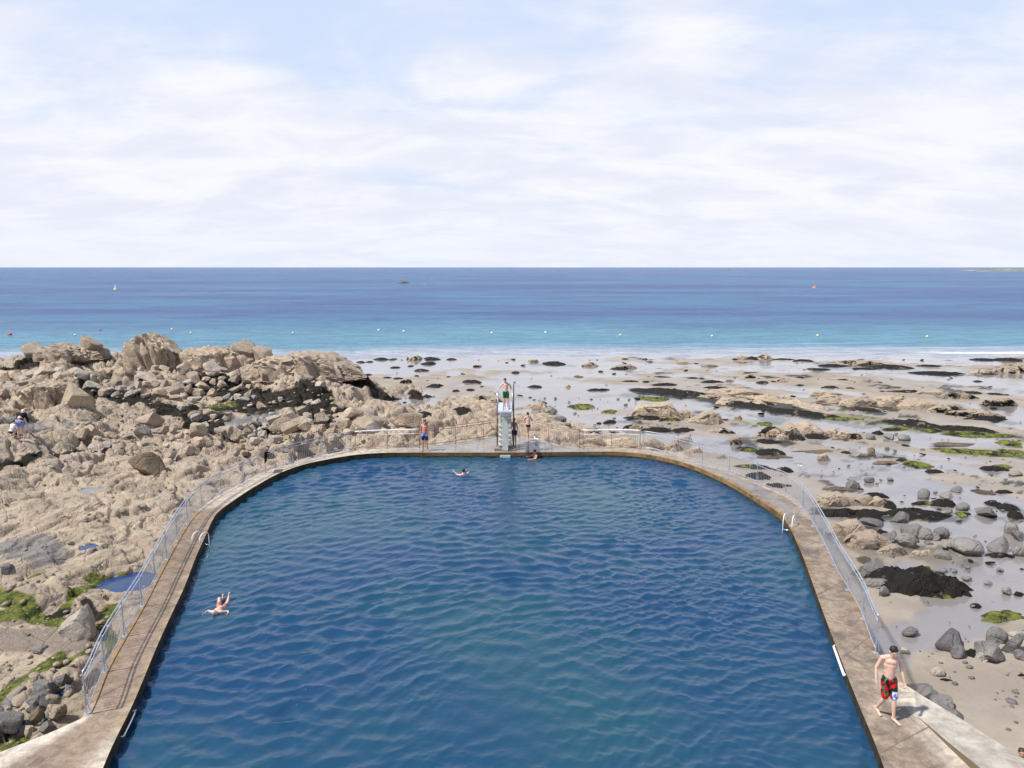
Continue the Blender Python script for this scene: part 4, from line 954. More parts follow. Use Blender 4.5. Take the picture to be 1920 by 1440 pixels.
scatter('weeds', 0, [([(640, 672), (1900, 668), (1920, 790), (1200, 790), (960, 740), (700, 715)], 150), ([(1500, 820), (1920, 820), (1920, 1100), (1700, 1000)], 60)], M['weed'], .10, .50, 'sand', 6, .22)

# ------------------------------------------------------------------ railings
def resample(P, step):
    out = [P[0]]; acc = 0.0
    for a, b in zip(P[:-1], P[1:]):
        L = (b - a).length; d = step - acc
        while d <= L + 1e-9:
            out.append(a.lerp(b, d / L)); d += step
        acc = (acc + L) % step if L else acc
        acc = L - (d - step)
    return out
def railing(label, u0, u1, mat, balusters=True, inset=.10, group='metal railings around the tidal pool', bmat=None, tb=.90):
    P = []
    for u in np.linspace(u0, u1, max(12, int(abs(u1 - u0) * 8))):
        o_, i_ = outer(u), inner(u); P.append(o_ + (i_ - o_).normalized() * inset)
    L = sum((b - a).length for a, b in zip(P[:-1], P[1:])); nb = max(1, round(L / 1.9)); Q = resample(P, L / nb - 1e-4)
    if len(Q) < nb + 1: Q.append(P[-1])
    root = empty('metal_railing', P[len(P) // 2]); base = root.location.copy()
    tag(root, label, 'railing', group)
    loc = [p - base for p in P]; ql = [p - base for p in Q[:nb + 1]]
    for nm, z, r in (('handrail', 1.04, .020 if not bmat else .036), ('top_bar', tb, .016), ('bottom_bar', .13, .016)):
        bm = bmesh.new(); add_tube(bm, [p + Vector((0, 0, z)) for p in loc], r, 8); bm_obj(nm, bm, M[bmat if bmat and nm == 'bottom_bar' else mat], root, True)
    for q in ql:
        bm = bmesh.new(); add_tube(bm, [q + Vector((0, 0, -.02)), q + Vector((0, 0, 1.02))], .017, 8)
        add_box(bm, q + Vector((0, 0, .006)), (.12, .12, .014))
        add_tube(bm, [q + Vector((0, 0, .45)), q + Vector((0, 0, .05)) + (q + base - Vector((0, 27, 0))).normalized() * .0 + Vector((.10, 0, 0))], .012, 6)
        bm_obj('post', bm, M[bmat or mat], root)
    if balusters:
        for a, b in zip(ql[:-1], ql[1:]):
            n = max(2, int((b - a).length / .115)); bm = bmesh.new()
            # follow the curve between the posts
            ia = min(range(len(loc)), key=lambda k: (loc[k] - a).length); ib = min(range(len(loc)), key=lambda k: (loc[k] - b).length)
            seg = [a] + loc[ia + 1:ib] + [b]
            for c in resample(seg, (b - a).length / n)[1:]:
                add_tube(bm, [c + Vector((0, 0, .13)), c + Vector((0, 0, tb))], .0065, 4, False)
            bm_obj('baluster_panel', bm, M[bmat or mat], root)
    return root
railing('long curving grey railing on the rocky side of the pool, from the concrete corner', 4.05, 17.1, 'galv')
railing('short white-topped railing in front of the broad ochre boulder and boy', 17.25, 18.95, 'white', True, bmat='rust', tb=.80)
railing('rusty railing rising from the boy in blue shorts to the diving tower', 19.1, 22.0, 'rust')
railing('rusty railing falling away from the diving tower past the pale bather', 22.3, 24.8, 'rust')
railing('short white-topped railing on the beach side of the diving tower', 24.95, 27.0, 'white', True, bmat='rust', tb=.80)
railing('long curving grey railing on the beach side ending behind the walking man', 27.15, 40.0, 'galv')

# pool ladders: two white hoops over the edge, rungs below
def ladder(px, py, label, u):
    p = at(px, py); a, b = inner(u), outer(u); n = (b - a).normalized(); tdir = Vector((-n.y, n.x, 0))
    root = empty('pool_ladder', a); tag(root, label, 'ladder', 'pool ladders')
    for s in (-.17, .17):
        pts = []
        for k in range(13):
            th = PI * k / 12; pts.append(tdir * s + n * (.09 - .23 * math.cos(th)) + Vector((0, 0, .20 + .20 * math.sin(th))))
        pts = [tdir * s + n * -.14 + Vector((0, 0, -1.0))] + pts + [tdir * s + n * .34 + Vector((0, 0, 0))]
        bm = bmesh.new(); add_tube(bm, pts, .019, 8); bm_obj('stile', bm, M['white'], root, True)
    for z in (-.15, -.42, -.7):
        bm = bmesh.new(); add_tube(bm, [tdir * -.17 + n * -.14 + Vector((0, 0, z)), tdir * .17 + n * -.14 + Vector((0, 0, z))], .02, 8); bm_obj('rung', bm, M['chrome'], root, True)
ladder(377, 1018, 'white hooped ladder on the rocky side of the pool beside the brown deck', 8.7)
ladder(1480, 985, 'white hooped ladder on the beach side of the pool at the railing bend', 34.0)

def grab(label, u0, u1, z, r, mat, off=.07):
    P = [inner(u) for u in np.linspace(u0, u1, 6)]; n = [(outer(u) - inner(u)).normalized() for u in np.linspace(u0, u1, 6)]
    base = P[0]; root = empty('grab_rail', base); tag(root, label, 'grab rail')
    pts = [p - k * off - base + Vector((0, 0, z)) for p, k in zip(P, n)]
    bm = bmesh.new(); add_tube(bm, pts, r, 8); bm_obj('bar', bm, M[mat], root, True)
    for i in (0, 5):
        bm = bmesh.new(); add_tube(bm, [pts[i], pts[i] + n[i] * (off + .03)], r * .7, 8); bm_obj('bracket', bm, M[mat], root, True)
grab('white grab rail fixed along the pool wall near the walking man', 39.02, 40.0, -.07, .035, 'white')
grab('thin pale grab rail low on the pool wall by the concrete corner', 2.1, 3.3, -.14, .024, 'chrome')

# ------------------------------------------------------------------ diving tower
tw = empty('diving_tower', (-.37, 39.9, 0)); tag(tw, 'white concrete diving tower with stepped sides and a railed platform over the pool', 'diving tower')
bm = bmesh.new(); add_box(bm, (0, -.22, 1.03), (.32, .30, 2.02), bev=.015); bm_obj('column', bm, M['twgrey'], tw)
bm = bmesh.new(); add_box(bm, (0, -.85, 2.24), (.42, .60, .22), bev=.015); bm_obj('front_beam', bm, M['white'], tw)
bm = bmesh.new(); add_box(bm, (0, -.20, 2.40), (.78, 2.7, .09), bev=.012); bm_obj('platform', bm, M['plat'], tw)
for i in range(8):
    bm = bmesh.new(); add_box(bm, (0, .22 + .055 * i, .22 + .26 * i), (.74 - .01 * i, .34, .12), bev=.02); bm_obj('tread', bm, M['twconc'], tw)
for s in (-1, 1):
    bm = bmesh.new(); add_box(bm, (s * .27, .42, 1.12), (.10, .22, 2.2), bev=.01); bm_obj('side_wall', bm, M['twconc'], tw)
    bm = bmesh.new(); add_tube(bm, [(s * .46, .55, .02), (s * .46, .75, 3.55 if s > 0 else 2.4)], .035, 8); bm_obj('stile', bm, M['twdark'], tw, True)
    y0, y1 = -1.45, .95; zt = 3.46
    bm = bmesh.new()
    add_tube(bm, [(s * .385, y0, 2.44), (s * .395, y0 - .02, 3.1), (s * .40, y0 + .10, 3.38), (s * .40, y0 + .35, zt), (s * .42, y1 - .3, zt + .06), (s * .42, y1, 3.3), (s * .42, y1, 2.44)], .03, 8)
    add_tube(bm, [(s * .395, y0, 2.92), (s * .41, y1, 2.95)], .022, 8); add_tube(bm, [(s * .40, -.3, 2.44), (s * .41, -.3, zt + .02)], .022, 8)
    bm_obj('guard_rail', bm, M['chrome' if s < 0 else 'galv'], tw, True)
bm = bmesh.new(); add_box(bm, (0, .12, .05), (1.2, .8, .10), bev=.02); bm_obj('footing', bm, M['rust'], tw)
bm = bmesh.new(); add_box(bm, (0, -.57, -.22), (.58, .34, .16), bev=.02); bm_obj('ledge', bm, M['twgrey'], tw)

# ------------------------------------------------------------------ people
def remesh(bm, name, voxel, mat, parent, smooth=3, loc=None):
    me = bpy.data.meshes.new(name); bm.to_mesh(me); bm.free()
    o = bpy.data.objects.new(name, me); C.objects.link(o)
    m = o.modifiers.new('r', 'REMESH'); m.mode = 'VOXEL'; m.voxel_size = voxel
    if smooth:
        q = o.modifiers.new('s', 'SMOOTH'); q.factor = .5; q.iterations = smooth
    ev = o.evaluated_get(bpy.context.evaluated_depsgraph_get()); me2 = bpy.data.meshes.new_from_object(ev)
    o.modifiers.clear(); o.data = me2; bpy.data.meshes.remove(me); me2.name = name
    me2.polygons.foreach_set('use_smooth', np.full(len(me2.polygons), True)); me2.materials.clear(); me2.materials.append(mat); o.parent = parent
    return o
def cap(bm, a, b, ra, rb, sub=2):
    a, b = Vector(a), Vector(b); d = b - a
    add_ball(bm, a, ra, sub=sub); add_ball(bm, b, rb, sub=sub)
    r = bmesh.ops.create_cone(bm, cap_ends=True, segments=14, radius1=ra, radius2=rb, depth=max(d.length, 1e-4))
    bmesh.ops.transform(bm, matrix=Matrix.Translation((a + b) / 2) @ d.to_track_quat('Z', 'Y').to_matrix().to_4x4(), verts=r['verts'])
def hand(bm, wrist, d, n, curl=.5, side=1):
    """wrist, pointing direction, palm normal; four fingers and a thumb"""
    d = Vector(d).normalized(); n = (Vector(n) - d * d.dot(Vector(n))).normalized(); w_ = d.cross(n) * side; wrist = Vector(wrist)
    R3 = Matrix((w_, n, d)).transposed()
    add_ball(bm, wrist + d * .05, (.040, .017, .052), R3)
    for off, L in ((-.030, .064), (-.010, .076), (.010, .072), (.029, .056)):
        p = wrist + d * .090 + w_ * off; c1 = (d * math.cos(curl * .8) + n * math.sin(curl * .8)); c2 = (d * math.cos(curl * 2.0) + n * math.sin(curl * 2.0))
        q = p + c1 * L * .55; cap(bm, p, q, .0098, .0092, 1); cap(bm, q, q + c2 * L * .5, .0092, .008, 1)
    p = wrist + d * .025 - w_ * .030; q = p + (d * .6 - w_ * .75 + n * .3).normalized() * .045
    cap(bm, p, q, .0125, .011, 1); cap(bm, q, q + (d * .9 - w_ * .2 + n * .4).normalized() * .033, .011, .009, 1)

STAND = dict(pel=(0, 0, .95), chest=(0, .0, 1.27), neck=(0, .0, 1.47), head=(0, .03, 1.635), look=(0, 1, -.05),
             sh=((.175, 0, 1.42), (-.175, 0, 1.42)), el=((.23, -.03, 1.13), (-.23, -.03, 1.13)), wr=((.25, .04, .88), (-.25, .04, .88)),
             hip=((.09, 0, .92), (-.09, 0, .92)), kn=((.10, .02, .50), (-.10, .02, .50)), an=((.10, -.02, .085), (-.10, -.02, .085)), toe=((.12, .16, .02), (-.12, .16, .02)))
def person(label, loc, rz, H=1.75, skin='skin', hair='hair', shorts='navy', cover=.72, pose=None, voxel=.0095, top=None, rot=None, face=False, slim=1.0, sleeves=False, briefs=False, curl=.5, longhair=False, category='person', cap_mat=None):
    P = dict(STAND); P.update(pose or {}); V_ = lambda k: Vector(P[k]); S = slim
    root = empty('person', loc, rz, H / 1.75); tag(root, label, category)
    if rot: root.rotation_euler = rot
    bm = bmesh.new()
    pel, ch, nk, hd = V_('pel'), V_('chest'), V_('neck'), V_('head')
    up = (nk - pel).normalized(); sx = (Vector(P['sh'][0]) - Vector(P['sh'][1])).normalized(); fw_ = up.cross(sx).normalized()
    if fw_.dot(Vector(P['look'])) < 0: pass
    R3 = Matrix((sx, fw_, up)).transposed()
    add_ball(bm, pel, (.155 * S, .108 * S, .12), R3); add_ball(bm, pel.lerp(ch, .5), (.135 * S, .095 * S, .15), R3)
    cap(bm, pel, ch, .118 * S, .118 * S); add_ball(bm, ch, (.160 * S, .108 * S, .175), R3); add_ball(bm, ch + up * .09 + fw_ * .02, (.150 * S, .092 * S, .09), R3)
    cap(bm, Vector(P['sh'][0]) - sx * .03, Vector(P['sh'][1]) + sx * .03, .062 * S, .062 * S); cap(bm, nk - up * .05, nk + (hd - nk) * .45, .060 * S, .052)
    for a in (-1, 1): cap(bm, nk + up * .02, Vector(P['sh'][0 if a > 0 else 1]) + up * .01, .045, .05 * S)
    lk = Vector(P['look']).normalized(); hx = lk.cross(Vector((0, 0, 1)));  hx = hx.normalized() if hx.length > .01 else sx; hz = hx.cross(lk); HR = Matrix((hx, lk, hz)).transposed()
    add_ball(bm, hd + hz * .022 - lk * .012, (.074, .094, .092), HR, 3); add_ball(bm, hd - hz * .045 + lk * .022, (.056, .066, .066), HR, 3)
    add_ball(bm, hd - hz * .095 + lk * .062, (.022, .018, .018), HR); cap(bm, hd + lk * .088 + hz * .012, hd + lk * .104 - hz * .022, .010, .0145, 1)
    cap(bm, hd + lk * .074 + hz * .028 + hx * .03, hd + lk * .074 + hz * .028 - hx * .03, .014, .014, 1)
    for a in (-1, 1): add_ball(bm, hd + hx * a * .076 - lk * .008 - hz * .008, (.012, .022, .032), HR)
    for i in (0, 1):
        sh, el, wr = (Vector(P[k][i]) for k in ('sh', 'el', 'wr')); hp, kn, an, toe = (Vector(P[k][i]) for k in ('hip', 'kn', 'an', 'toe'))
        add_ball(bm, sh, .060 * S); cap(bm, sh, el, .054 * S, .042 * S); cap(bm, el, el.lerp(wr, .35), .038 * S, .037 * S); cap(bm, el.lerp(wr, .35), wr, .037 * S, .025)
        cap(bm, hp, kn, .083 * S, .054 * S); cap(bm, kn, kn.lerp(an, .35), .054 * S, .054 * S); cap(bm, kn.lerp(an, .35), an, .054 * S, .034)
        bk = (kn - an).normalized(); cap(bm, an - bk * .04, toe, .036, .026); cap(bm, an - bk * .045 - (toe - an).normalized() * .035, an - bk * .03, .032, .034)
        tdr = (toe - an); tdr.z = 0; tdr = tdr.normalized() if tdr.length > .01 else Vector((0, 1, 0)); tw2 = Vector((tdr.y, -tdr.x, 0))
        for q, ln in ((-.024, .05), (-.009, .045), (.006, .04), (.019, .034), (.030, .028)):
            cap(bm, toe + tw2 * (q * (1 if i else -1)), toe + tw2 * (q * 1.15 * (1 if i else -1)) + tdr * ln, .012, .0105, 1)
        hd_ = (wr - el).normalized(); hand(bm, wr, hd_, Vector((-1 if i == 0 else 1, .35, 0)), curl if not hasattr(curl, '__len__') else curl[i], 1 if i == 0 else -1)
    body = remesh(bm, 'body', voxel, M[skin], root, 6)
    bm = bmesh.new()
    add_ball(bm, hd + hz * .036 - lk * .020, (.083, .098, .090), HR, 3)
    for k in range(14):
        a = k * 2.4; add_ball(bm, hd + hz * (.075 + .02 * math.sin(k * 1.7)) - lk * .02 + hx * .05 * math.cos(a) + lk * .055 * math.sin(a), (.03, .034, .026), HR, 1)
    if longhair: cap(bm, hd - lk * .07, hd - lk * .075 - hz * .12, .06, .04)
    bmesh.ops.bisect_plane(bm, geom=bm.verts[:] + bm.edges[:] + bm.faces[:], plane_co=hd + lk * .044 + hz * .044, plane_no=(lk - hz * .55).normalized(), clear_outer=True)
    bmesh.ops.holes_fill(bm, edges=[e for e in bm.edges if e.is_boundary])
    remesh(bm, 'hair', .009, M[cap_mat or hair], root, 1)
    if shorts:
        bm = bmesh.new()
        add_ball(bm, pel + up * .01, (.172 * S, .125 * S, .115), R3)
        for i in (0, 1):
            hp, kn = Vector(P['hip'][i]), Vector(P['kn'][i])
            if briefs: add_ball(bm, hp - up * .01 - sx * (.02 if i == 0 else -.02), (.100 * S, .112 * S, .075), R3)
            else: cap(bm, hp, hp.lerp(kn, cover), .104 * S, .088 * S)
        bmesh.ops.bisect_plane(bm, geom=bm.verts[:] + bm.edges[:] + bm.faces[:], plane_co=pel + up * .065, plane_no=up, clear_outer=True)
        bmesh.ops.holes_fill(bm, edges=[e for e in bm.edges if e.is_boundary])
        remesh(bm, 'swim_briefs' if briefs else 'shorts', .012, M[shorts], root, 2)
    if top:
        bm = bmesh.new()
        add_ball(bm, pel.lerp(ch, .25), (.165 * S, .125 * S, .15), R3); add_ball(bm, ch, (.182 * S, .130 * S, .19), R3); cap(bm, Vector(P['sh'][0]), Vector(P['sh'][1]), .078 * S, .078 * S)
        for i in (0, 1):
            sh, el, wr = (Vector(P[k][i]) for k in ('sh', 'el', 'wr')); cap(bm, sh, el, .070 * S, .056 * S)
            if sleeves: cap(bm, el, el.lerp(wr, .8), .056 * S, .044 * S)
        remesh(bm, 'shirt', .012, M[top], root, 2)
    if face:
        for a in (-1, 1):
            bm = bmesh.new(); add_ball(bm, hd + lk * .080 + hx * a * .031 + hz * .006, (.015, .008, .010), HR, 1); bm_obj('eye', bm, M['eye'], root, True)
        bm = bmesh.new(); add_ball(bm, hd + lk * .086 - hz * .055, (.022, .006, .007), HR, 1); bm_obj('mouth', bm, M['lip'], root, True)
    return root

# the walking man (faces the viewer: his own left is at the beach side)
person('person in red, black and white printed board shorts walking along the deck', tuple(at(1661, 1345)), PI + .10, 1.76, 'skin', 'hair', 'board', .88, slim=.92, face=True, voxel=.008, curl=(.5, 1.1), pose=dict(
    look=(0, 1, -.62), head=(0, .07, 1.615), neck=(0, .02, 1.46), pel=(0, 0, .94), sh=((.165, -.06, 1.42), (-.165, .07, 1.42)),
    hip=((.09, 0, .91), (-.09, 0, .91)), kn=((.085, .03, .50), (-.080, .11, .50)), an=((.10, -.20, .13), (-.085, .14, .085)), toe=((.10, -.07, .03), (-.12, .30, .022)),
    el=((.245, -.12, 1.15), (-.25, .05, 1.14)), wr=((.27, -.05, .90), (-.27, .14, .91))))
# boy on the tower
person('person in green shorts standing on the diving platform holding its rail', (-.33, 39.15, 2.445), PI - .05, 1.68, 'skin', 'hair', 'green', .62, slim=.95, pose=dict(
    look=(.35, 1, -.55), head=(.05, .05, 1.62), el=((.36, .05, 1.22), (-.30, -.08, 1.18)), wr=((.42, .16, 1.06), (-.22, .06, 1.02)), kn=((.07, .04, .5), (-.10, .02, .5)), an=((.05, -.02, .085), (-.12, .0, .085)), toe=((.07, .16, .02), (-.15, .17, .02))))
# boy at the far edge
person('person in two-tone blue shorts standing at the pool edge by the white railing', tuple(at(797, 845.5)), PI - .2, 1.74, 'skin3', 'hair', 'blue', .60, slim=.95, pose=dict(
    look=(-.5, 1, -.35), head=(-.02, .05, 1.63), el=((.25, -.05, 1.14), (-.30, .0, 1.15)), wr=((.24, .02, .90), (-.42, .10, .95)), kn=((.11, .03, .5), (-.12, .03, .5)), an=((.12, -.02, .085), (-.16, .0, .085)), toe=((.15, .15, .02), (-.22, .15, .02))))
# bather in black briefs, seen from behind
person('person in black swim bottoms seen from behind, stepping along the wet platform', tuple(at(990, 827)), .25, 1.72, 'skin', 'hair', 'black', .3, briefs=True, slim=.9, pose=dict(
    look=(.2, 1, -.2), head=(-.0, .08, 1.61), chest=(0, .04, 1.26), neck=(0, .05, 1.46), sh=((.165, .05, 1.41), (-.165, .05, 1.41)), el=((.28, .06, 1.22), (-.25, .14, 1.2)), wr=((.24, .28, 1.14), (-.20, .34, 1.15)),
    kn=((.05, .12, .5), (-.05, -.02, .5)), an=((.03, .0, .085), (-.02, -.12, .1)), toe=((.05, .18, .02), (-.02, .04, .02))))
# bather in the shade of the tower
person('person with tanned skin half hidden beside the iron pole of the diving tower', (.13, 40.75, 0), PI - .6, 1.60, 'skin2', 'hairb', 'navy', .45, slim=.9)
# adult bending on the rocks and two children
SITP = dict(pel=(0, -.05, .30), chest=(0, .10, .58), neck=(0, .16, .78), head=(0, .22, .92), sh=((.16, .15, .73), (-.16, .15, .73)), el=((.2, .30, .52), (-.2, .30, .52)), wr=((.12, .42, .36), (-.12, .42, .36)),
            hip=((.09, -.05, .30), (-.09, -.05, .30)), kn=((.14, .30, .52), (-.14, .30, .52)), an=((.11, .06, .09), (-.11, .06, .09)), toe=((.12, .24, .02), (-.12, .24, .02)), look=(0, 1, -.5))
def on_rock(px, py): return tuple(ground(px, py))
person('person in a black top and pale blue shorts bending over on the rocks', on_rock(41, 822), .1, 1.72, 'skin', 'hairb', 'ltblue', .62, top='black', sleeves=True, cap_mat='whitec', slim=1.12, pose=dict(
    pel=(0, -.10, .95), chest=(0, .14, 1.20), neck=(0, .28, 1.34), head=(0, .40, 1.40), look=(0, .8, -.7), sh=((.19, .22, 1.30), (-.19, .22, 1.30)), el=((.25, .26, 1.0), (-.25, .26, 1.0)), wr=((.22, .38, .78), (-.22, .38, .78)), hip=((.1, -.1, .92), (-.1, -.1, .92)), kn=((.13, .02, .5), (-.13, .02, .5)), an=((.14, -.05, .085), (-.14, -.05, .085))))
person('child in a white shirt and navy shorts squatting beside the bending adult', on_rock(22, 820), -.5, 1.42, 'skin', 'hairb', 'navy', .8, top='whitec', pose=SITP)
person('child in dark blue crouching at the feet of the bending adult', on_rock(30, 821), .5, 1.05, 'skin3', 'hair', 'navy', .8, top='navy', pose=SITP)
# swimmers
def water_at(px, py): return at(px, py, WATER)
p = water_at(869, 890); person('person swimming away with dark hair and one arm raised, out in the pool', (p.x, p.y, WATER - 1.42), .3, 1.72, 'skin', 'hair', None, pose=dict(look=(0, 1, 0), el=((.30, .15, 1.50), (-.32, .12, 1.46)), wr=((.28, .40, 1.40), (-.42, .20, 1.56))))
p = water_at(1003, 857); person('person with reddened shoulders in the water against the far pool wall', (p.x, p.y - .22, WATER - 1.24), PI - 1.1, 1.72, 'skin3', 'hairb', None, pose=dict(look=(.4, 1, -.2), el=((.30, .15, 1.32), (-.30, .12, 1.30)), wr=((.40, .38, 1.30), (-.2, .40, 1.28))))
p = water_at(404, 1150); person('person floating on the back with raised feet, alone near the brown deck', (p.x, p.y, WATER - .03), PI, 1.5, 'skin', 'hair', 'lip', .45, cap_mat='whitec', voxel=.0095, pose=dict(
    pel=(0, -.50, -.02), chest=(0, -.22, .02), neck=(0, -.06, .05), head=(0, .07, .09), look=(0, .0, 1), sh=((.17, -.10, .04), (-.17, -.10, .04)), el=((.36, -.24, .0), (-.36, -.22, .0)), wr=((.40, -.02, .02), (-.42, -.06, .02)),
    hip=((.09, -.52, -.02), (-.09, -.52, -.02)), kn=((.16, -.78, .22), (-.14, -.74, .10)), an=((.14, -.98, .10), (-.09, -1.0, .16)), toe=((.14, -1.06, .24), (-.09, -1.08, .30))))
# somebody down on the sand at the very edge
g = at(1903, 1514, -1.5); person('person in white and blue standing on the sand below the pale ramp', (g.x, g.y, -1.5), PI - .4, 1.40, 'skin2', 'hairb', 'navy', .7, top='ltblue')

# gulls
def gull(px, py, z, label, rz):
    p = at(px, py, z); root = empty('gull', p, rz); tag(root, label, 'bird', 'white gulls')
    bm = bmesh.new(); add_ball(bm, (0, 0, .17), (.075, .17, .075)); add_ball(bm, (0, .15, .27), (.045, .055, .045)); cap(bm, (0, .09, .19), (0, .15, .26), .05, .035); cap(bm, (0, -.12, .18), (0, -.27, .2), .045, .012)
    remesh(bm, 'body', .012, M['whitec'], root, 2)
    for s in (-1, 1):
        bm = bmesh.new(); add_tube(bm, [(s * .035, 0, .12), (s * .035, 0, .0), (s * .035, .05, 0)], .007, 5); bm_obj('leg', bm, M['bo'], root)
    bm = bmesh.new(); add_tube(bm, [(0, .19, .265), (0, .25, .25)], [.012, .004], 6); bm_obj('beak', bm, M['by'], root)
gull(1005, 829, 0.0, 'white gull on the wet platform beside the bather in black swim bottoms', .6)
pg = ground(1500, 880, 'sand'); gull(1500, 880, pg.z, 'white gull standing on the wet sand outside the railing bend', 2.0)

# ------------------------------------------------------------------ things on the sea
def buoy(px, py, r, mat, label, grp='small yellow and white buoys in a line off the beach'):
    p = at(px, py, SEA); r *= .8; bm = bmesh.new(); add_ball(bm, (0, 0, r * .45), (r, r, r * .9), sub=3); add_tube(bm, [(0, 0, r * 1.2), (0, 0, r * 1.65)], [r * .28, r * .2], 10)
    bmesh.ops.create_cone(bm, cap_ends=True, segments=18, radius1=r * 1.08, radius2=r * 1.08, depth=r * .22, matrix=Matrix.Translation((0, 0, r * .35)))
    o = bm_obj('buoy', bm, M[mat], None, True, loc=p); tag(o, label, 'buoy', grp); return o
buoy(19, 628, .42, 'br', 'larger red buoy alone at the rocky end of the buoy line', None)
for (x, y), l in zip(((188, 619), (322, 618)), ('pale pink buoy behind the low knobbly crest of the ridge', 'pale pink buoy just seaward of the big summit crag')):
    buoy(x, y, .26, 'br' if x < 200 else 'bw', l)
for x, y, l in ((141, 629, 'pale yellow buoy seaward of the low knobbly ridge crest'), (358, 625, 'pale yellow buoy off the seaward flank of the big summit crag'), (549, 625, 'pale yellow buoy off the smooth sloping end of the ridge'), (710, 620, 'white-yellow buoy seaward of the tide line skerries, rocky side'), (757, 622, 'white-yellow buoy directly seaward of the tide line skerries'), (922, 625, 'white-yellow buoy seaward of the diving tower'), (1023, 624, 'white-yellow buoy a little beyond the diving tower, beach side'),
                (1163, 629, 'pale yellow buoy seaward of the dry sand island'), (1335, 631, 'pale yellow buoy just off the waterline skerry'), (1533, 630, 'pale yellow buoy off the foam line'), (1738, 632, 'pale yellow buoy off the far black weed bar')):
    buoy(x, y, .27, 'by' if 'pale' in l else 'bw', l)
p = at(217, 543, SEA); root = empty('marker_buoy', p); tag(root, 'tall yellow-white marker buoy out beyond the rock ridge', 'marker buoy')
bm = bmesh.new(); bmesh.ops.create_cone(bm, cap_ends=True, segments=20, radius1=1.2, radius2=.9, depth=.9, matrix=Matrix.Translation((0, 0, .3))); bm_obj('float', bm, M['by'], root)
bm = bmesh.new(); bmesh.ops.create_cone(bm, cap_ends=True, segments=14, radius1=.62, radius2=.14, depth=2.2, matrix=Matrix.Translation((0, 0, 1.85))); bm_obj('tower', bm, M['bw'], root)
p = at(1527, 540, SEA); root = empty('marker_buoy', p); tag(root, 'faint orange marker buoy far out on the beach side', 'marker buoy')
bm = bmesh.new(); bmesh.ops.create_cone(bm, cap_ends=True, segments=20, radius1=1.3, radius2=1.0, depth=.8, matrix=Matrix.Translation((0, 0, .2))); bm_obj('float', bm, M['bo'], root)
bm = bmesh.new(); bmesh.ops.create_cone(bm, cap_ends=True, segments=14, radius1=.5, radius2=.14, depth=1.4, matrix=Matrix.Translation((0, 0, 1.3))); bm_obj('tower', bm, M['bo'], root)
def boat(px, py, L, label, sail, rz=0.3):
    p = at(px, py, SEA); root = empty('sailing_boat' if sail else 'motor_boat', p, rz); tag(root, label, 'boat')
    bm = bmesh.new(); secs = []
    for k in range(9):
        s = k / 8; wd_ = L * .16 * math.sin(PI * min(1, .25 + s * .75)) ** .8 + .02; x = (s - .5) * L
        secs.append([bm.verts.new((x, -wd_, L * .10)), bm.verts.new((x, -wd_ * .6, -.1)), bm.verts.new((x, wd_ * .6, -.1)), bm.verts.new((x, wd_, L * .10))])
    for a, b in zip(secs[:-1], secs[1:]):
        for k in range(4): bm.faces.new((a[k], a[(k + 1) % 4], b[(k + 1) % 4], b[k]))
    bm.faces.new(secs[0]); bm.faces.new(list(reversed(secs[-1]))); bm_obj('hull', bm, M['bw'], root)
    if sail:
        bm = bmesh.new(); add_tube(bm, [(.05 * L, 0, .1), (.05 * L, 0, L * 1.35)], .07, 8); bm_obj('mast', bm, M['bw'], root)
        for nm, a, m_ in (('mainsail', [(.04 * L, 0, L * 1.3), (.04 * L, 0, .2 * L), (-.42 * L, .12 * L, .2 * L)], 'bo'), ('jib', [(.07 * L, 0, L * 1.15), (.46 * L, 0, .14 * L), (.09 * L, .08 * L, .18 * L)], 'whitec')):
            bm = bmesh.new(); f = bm.faces.new([bm.verts.new(q) for q in a]); g_ = bmesh.ops.extrude_face_region(bm, geom=[f]); bmesh.ops.translate(bm, vec=(0, .03, 0), verts=[v for v in g_['geom'] if isinstance(v, bmesh.types.BMVert)]); bm_obj(nm, bm, M[m_], root)
    else:
        bm = bmesh.new(); add_box(bm, (-.05 * L, 0, L * .18), (L * .3, L * .18, L * .16), bev=.1); bm_obj('cabin', bm, M['bw'], root)
boat(1366, 508.5, 8.5, 'tiny sailing boat with an orange sail just under the horizon', True)
boat(800, 526, 3.2, 'tiny white motor boat beside the dark far islet', False)
p = at(757, 531, SEA)
bm = bmesh.new(); bmesh.ops.create_icosphere(bm, subdivisions=4, radius=1.0)
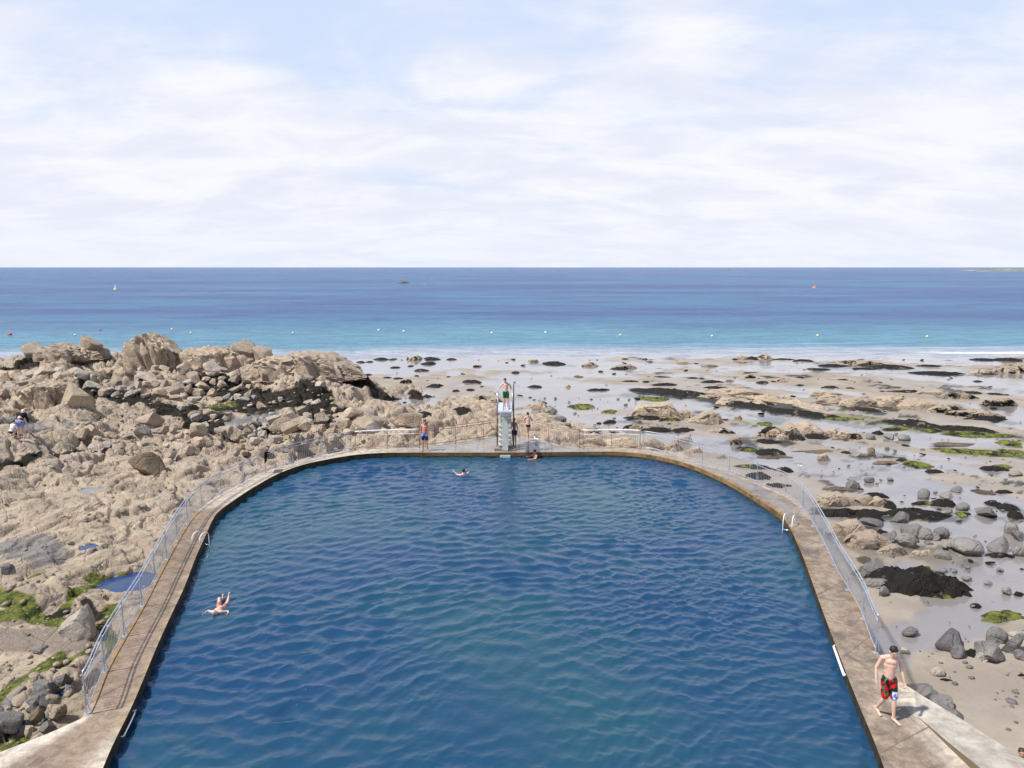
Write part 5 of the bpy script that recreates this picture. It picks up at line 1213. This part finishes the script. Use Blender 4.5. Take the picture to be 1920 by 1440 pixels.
V = np.array([v.co[:] for v in bm.verts]); V = V * (1 + .35 * fbm(V[:, 0] * 2 + V[:, 2], V[:, 1] * 2 + 4, 4, 900))[:, None] * np.array([5.6, 2.6, 1.9])
V[:, 2] *= .35 + .65 * np.exp(-(V[:, 0] / 2.6) ** 2)
for v, c in zip(bm.verts, V): v.co = c
tag(bm_obj('rock_islet', bm, M['brown'], None, True, loc=p), 'dark rock islet alone far out on the blue sea', 'islet')
# low headland on the horizon
a = at(1812, 508.3, SEA); n = 70; xs = np.linspace(0, 900, n); ysx = np.linspace(-90, 90, 9)
X, Y = np.meshgrid(xs, ysx); hgt = (5.5 + 3.0 * vn(xs * .02, xs * 0, 910) + 3.5 * vn(xs * .06, xs * 0, 911) * (xs > 60) + 2.2 * vn(xs * .16, xs * 0, 912)) * sst(0, 40, xs) ** .5
Z = np.maximum(hgt[None, :], 1.0) * (1 - (Y / 90) ** 2) - .6
me = mesh_np('headland', np.stack([a.x + X, a.y + Y + X * .1, SEA + Z], -1).reshape(-1, 3), grid_faces(9, n)); me.materials.append(M['land']); tag(link('headland', me), kind='structure')

# black cloth hung over the curving railing
u = 14.25; a, b = outer(u), inner(u); n = (b - a).normalized(); td = Vector((-n.y, n.x, 0)); p = a + n * .10
bm = bmesh.new(); prof = [(-.035, .50), (-.04, .70), (-.036, .90), (-.032, 1.02), (-.012, 1.072), (.012, 1.072), (.034, 1.02), (.04, .88), (.036, .74)]
rows = []
for k in range(15):
    s_ = (k / 14 - .5) * .62; rows.append([bm.verts.new(td * s_ + n * (o_ + .012 * math.sin(k * 1.3 + z_ * 9) * (1.06 - z_)) + Vector((0, 0, z_ + .015 * math.sin(k * .9) * (z_ < .8)))) for o_, z_ in prof])
for A_, B_2 in zip(rows[:-1], rows[1:]):
    for k in range(len(prof) - 1): bm.faces.new((A_[k], A_[k + 1], B_2[k + 1], B_2[k]))
g_ = bmesh.ops.solidify(bm, geom=bm.faces[:], thickness=.008)
tag(bm_obj('towel', bm, M['black'], None, True, loc=p), 'black cloth hanging over the curving railing on the rocky side', 'towel')
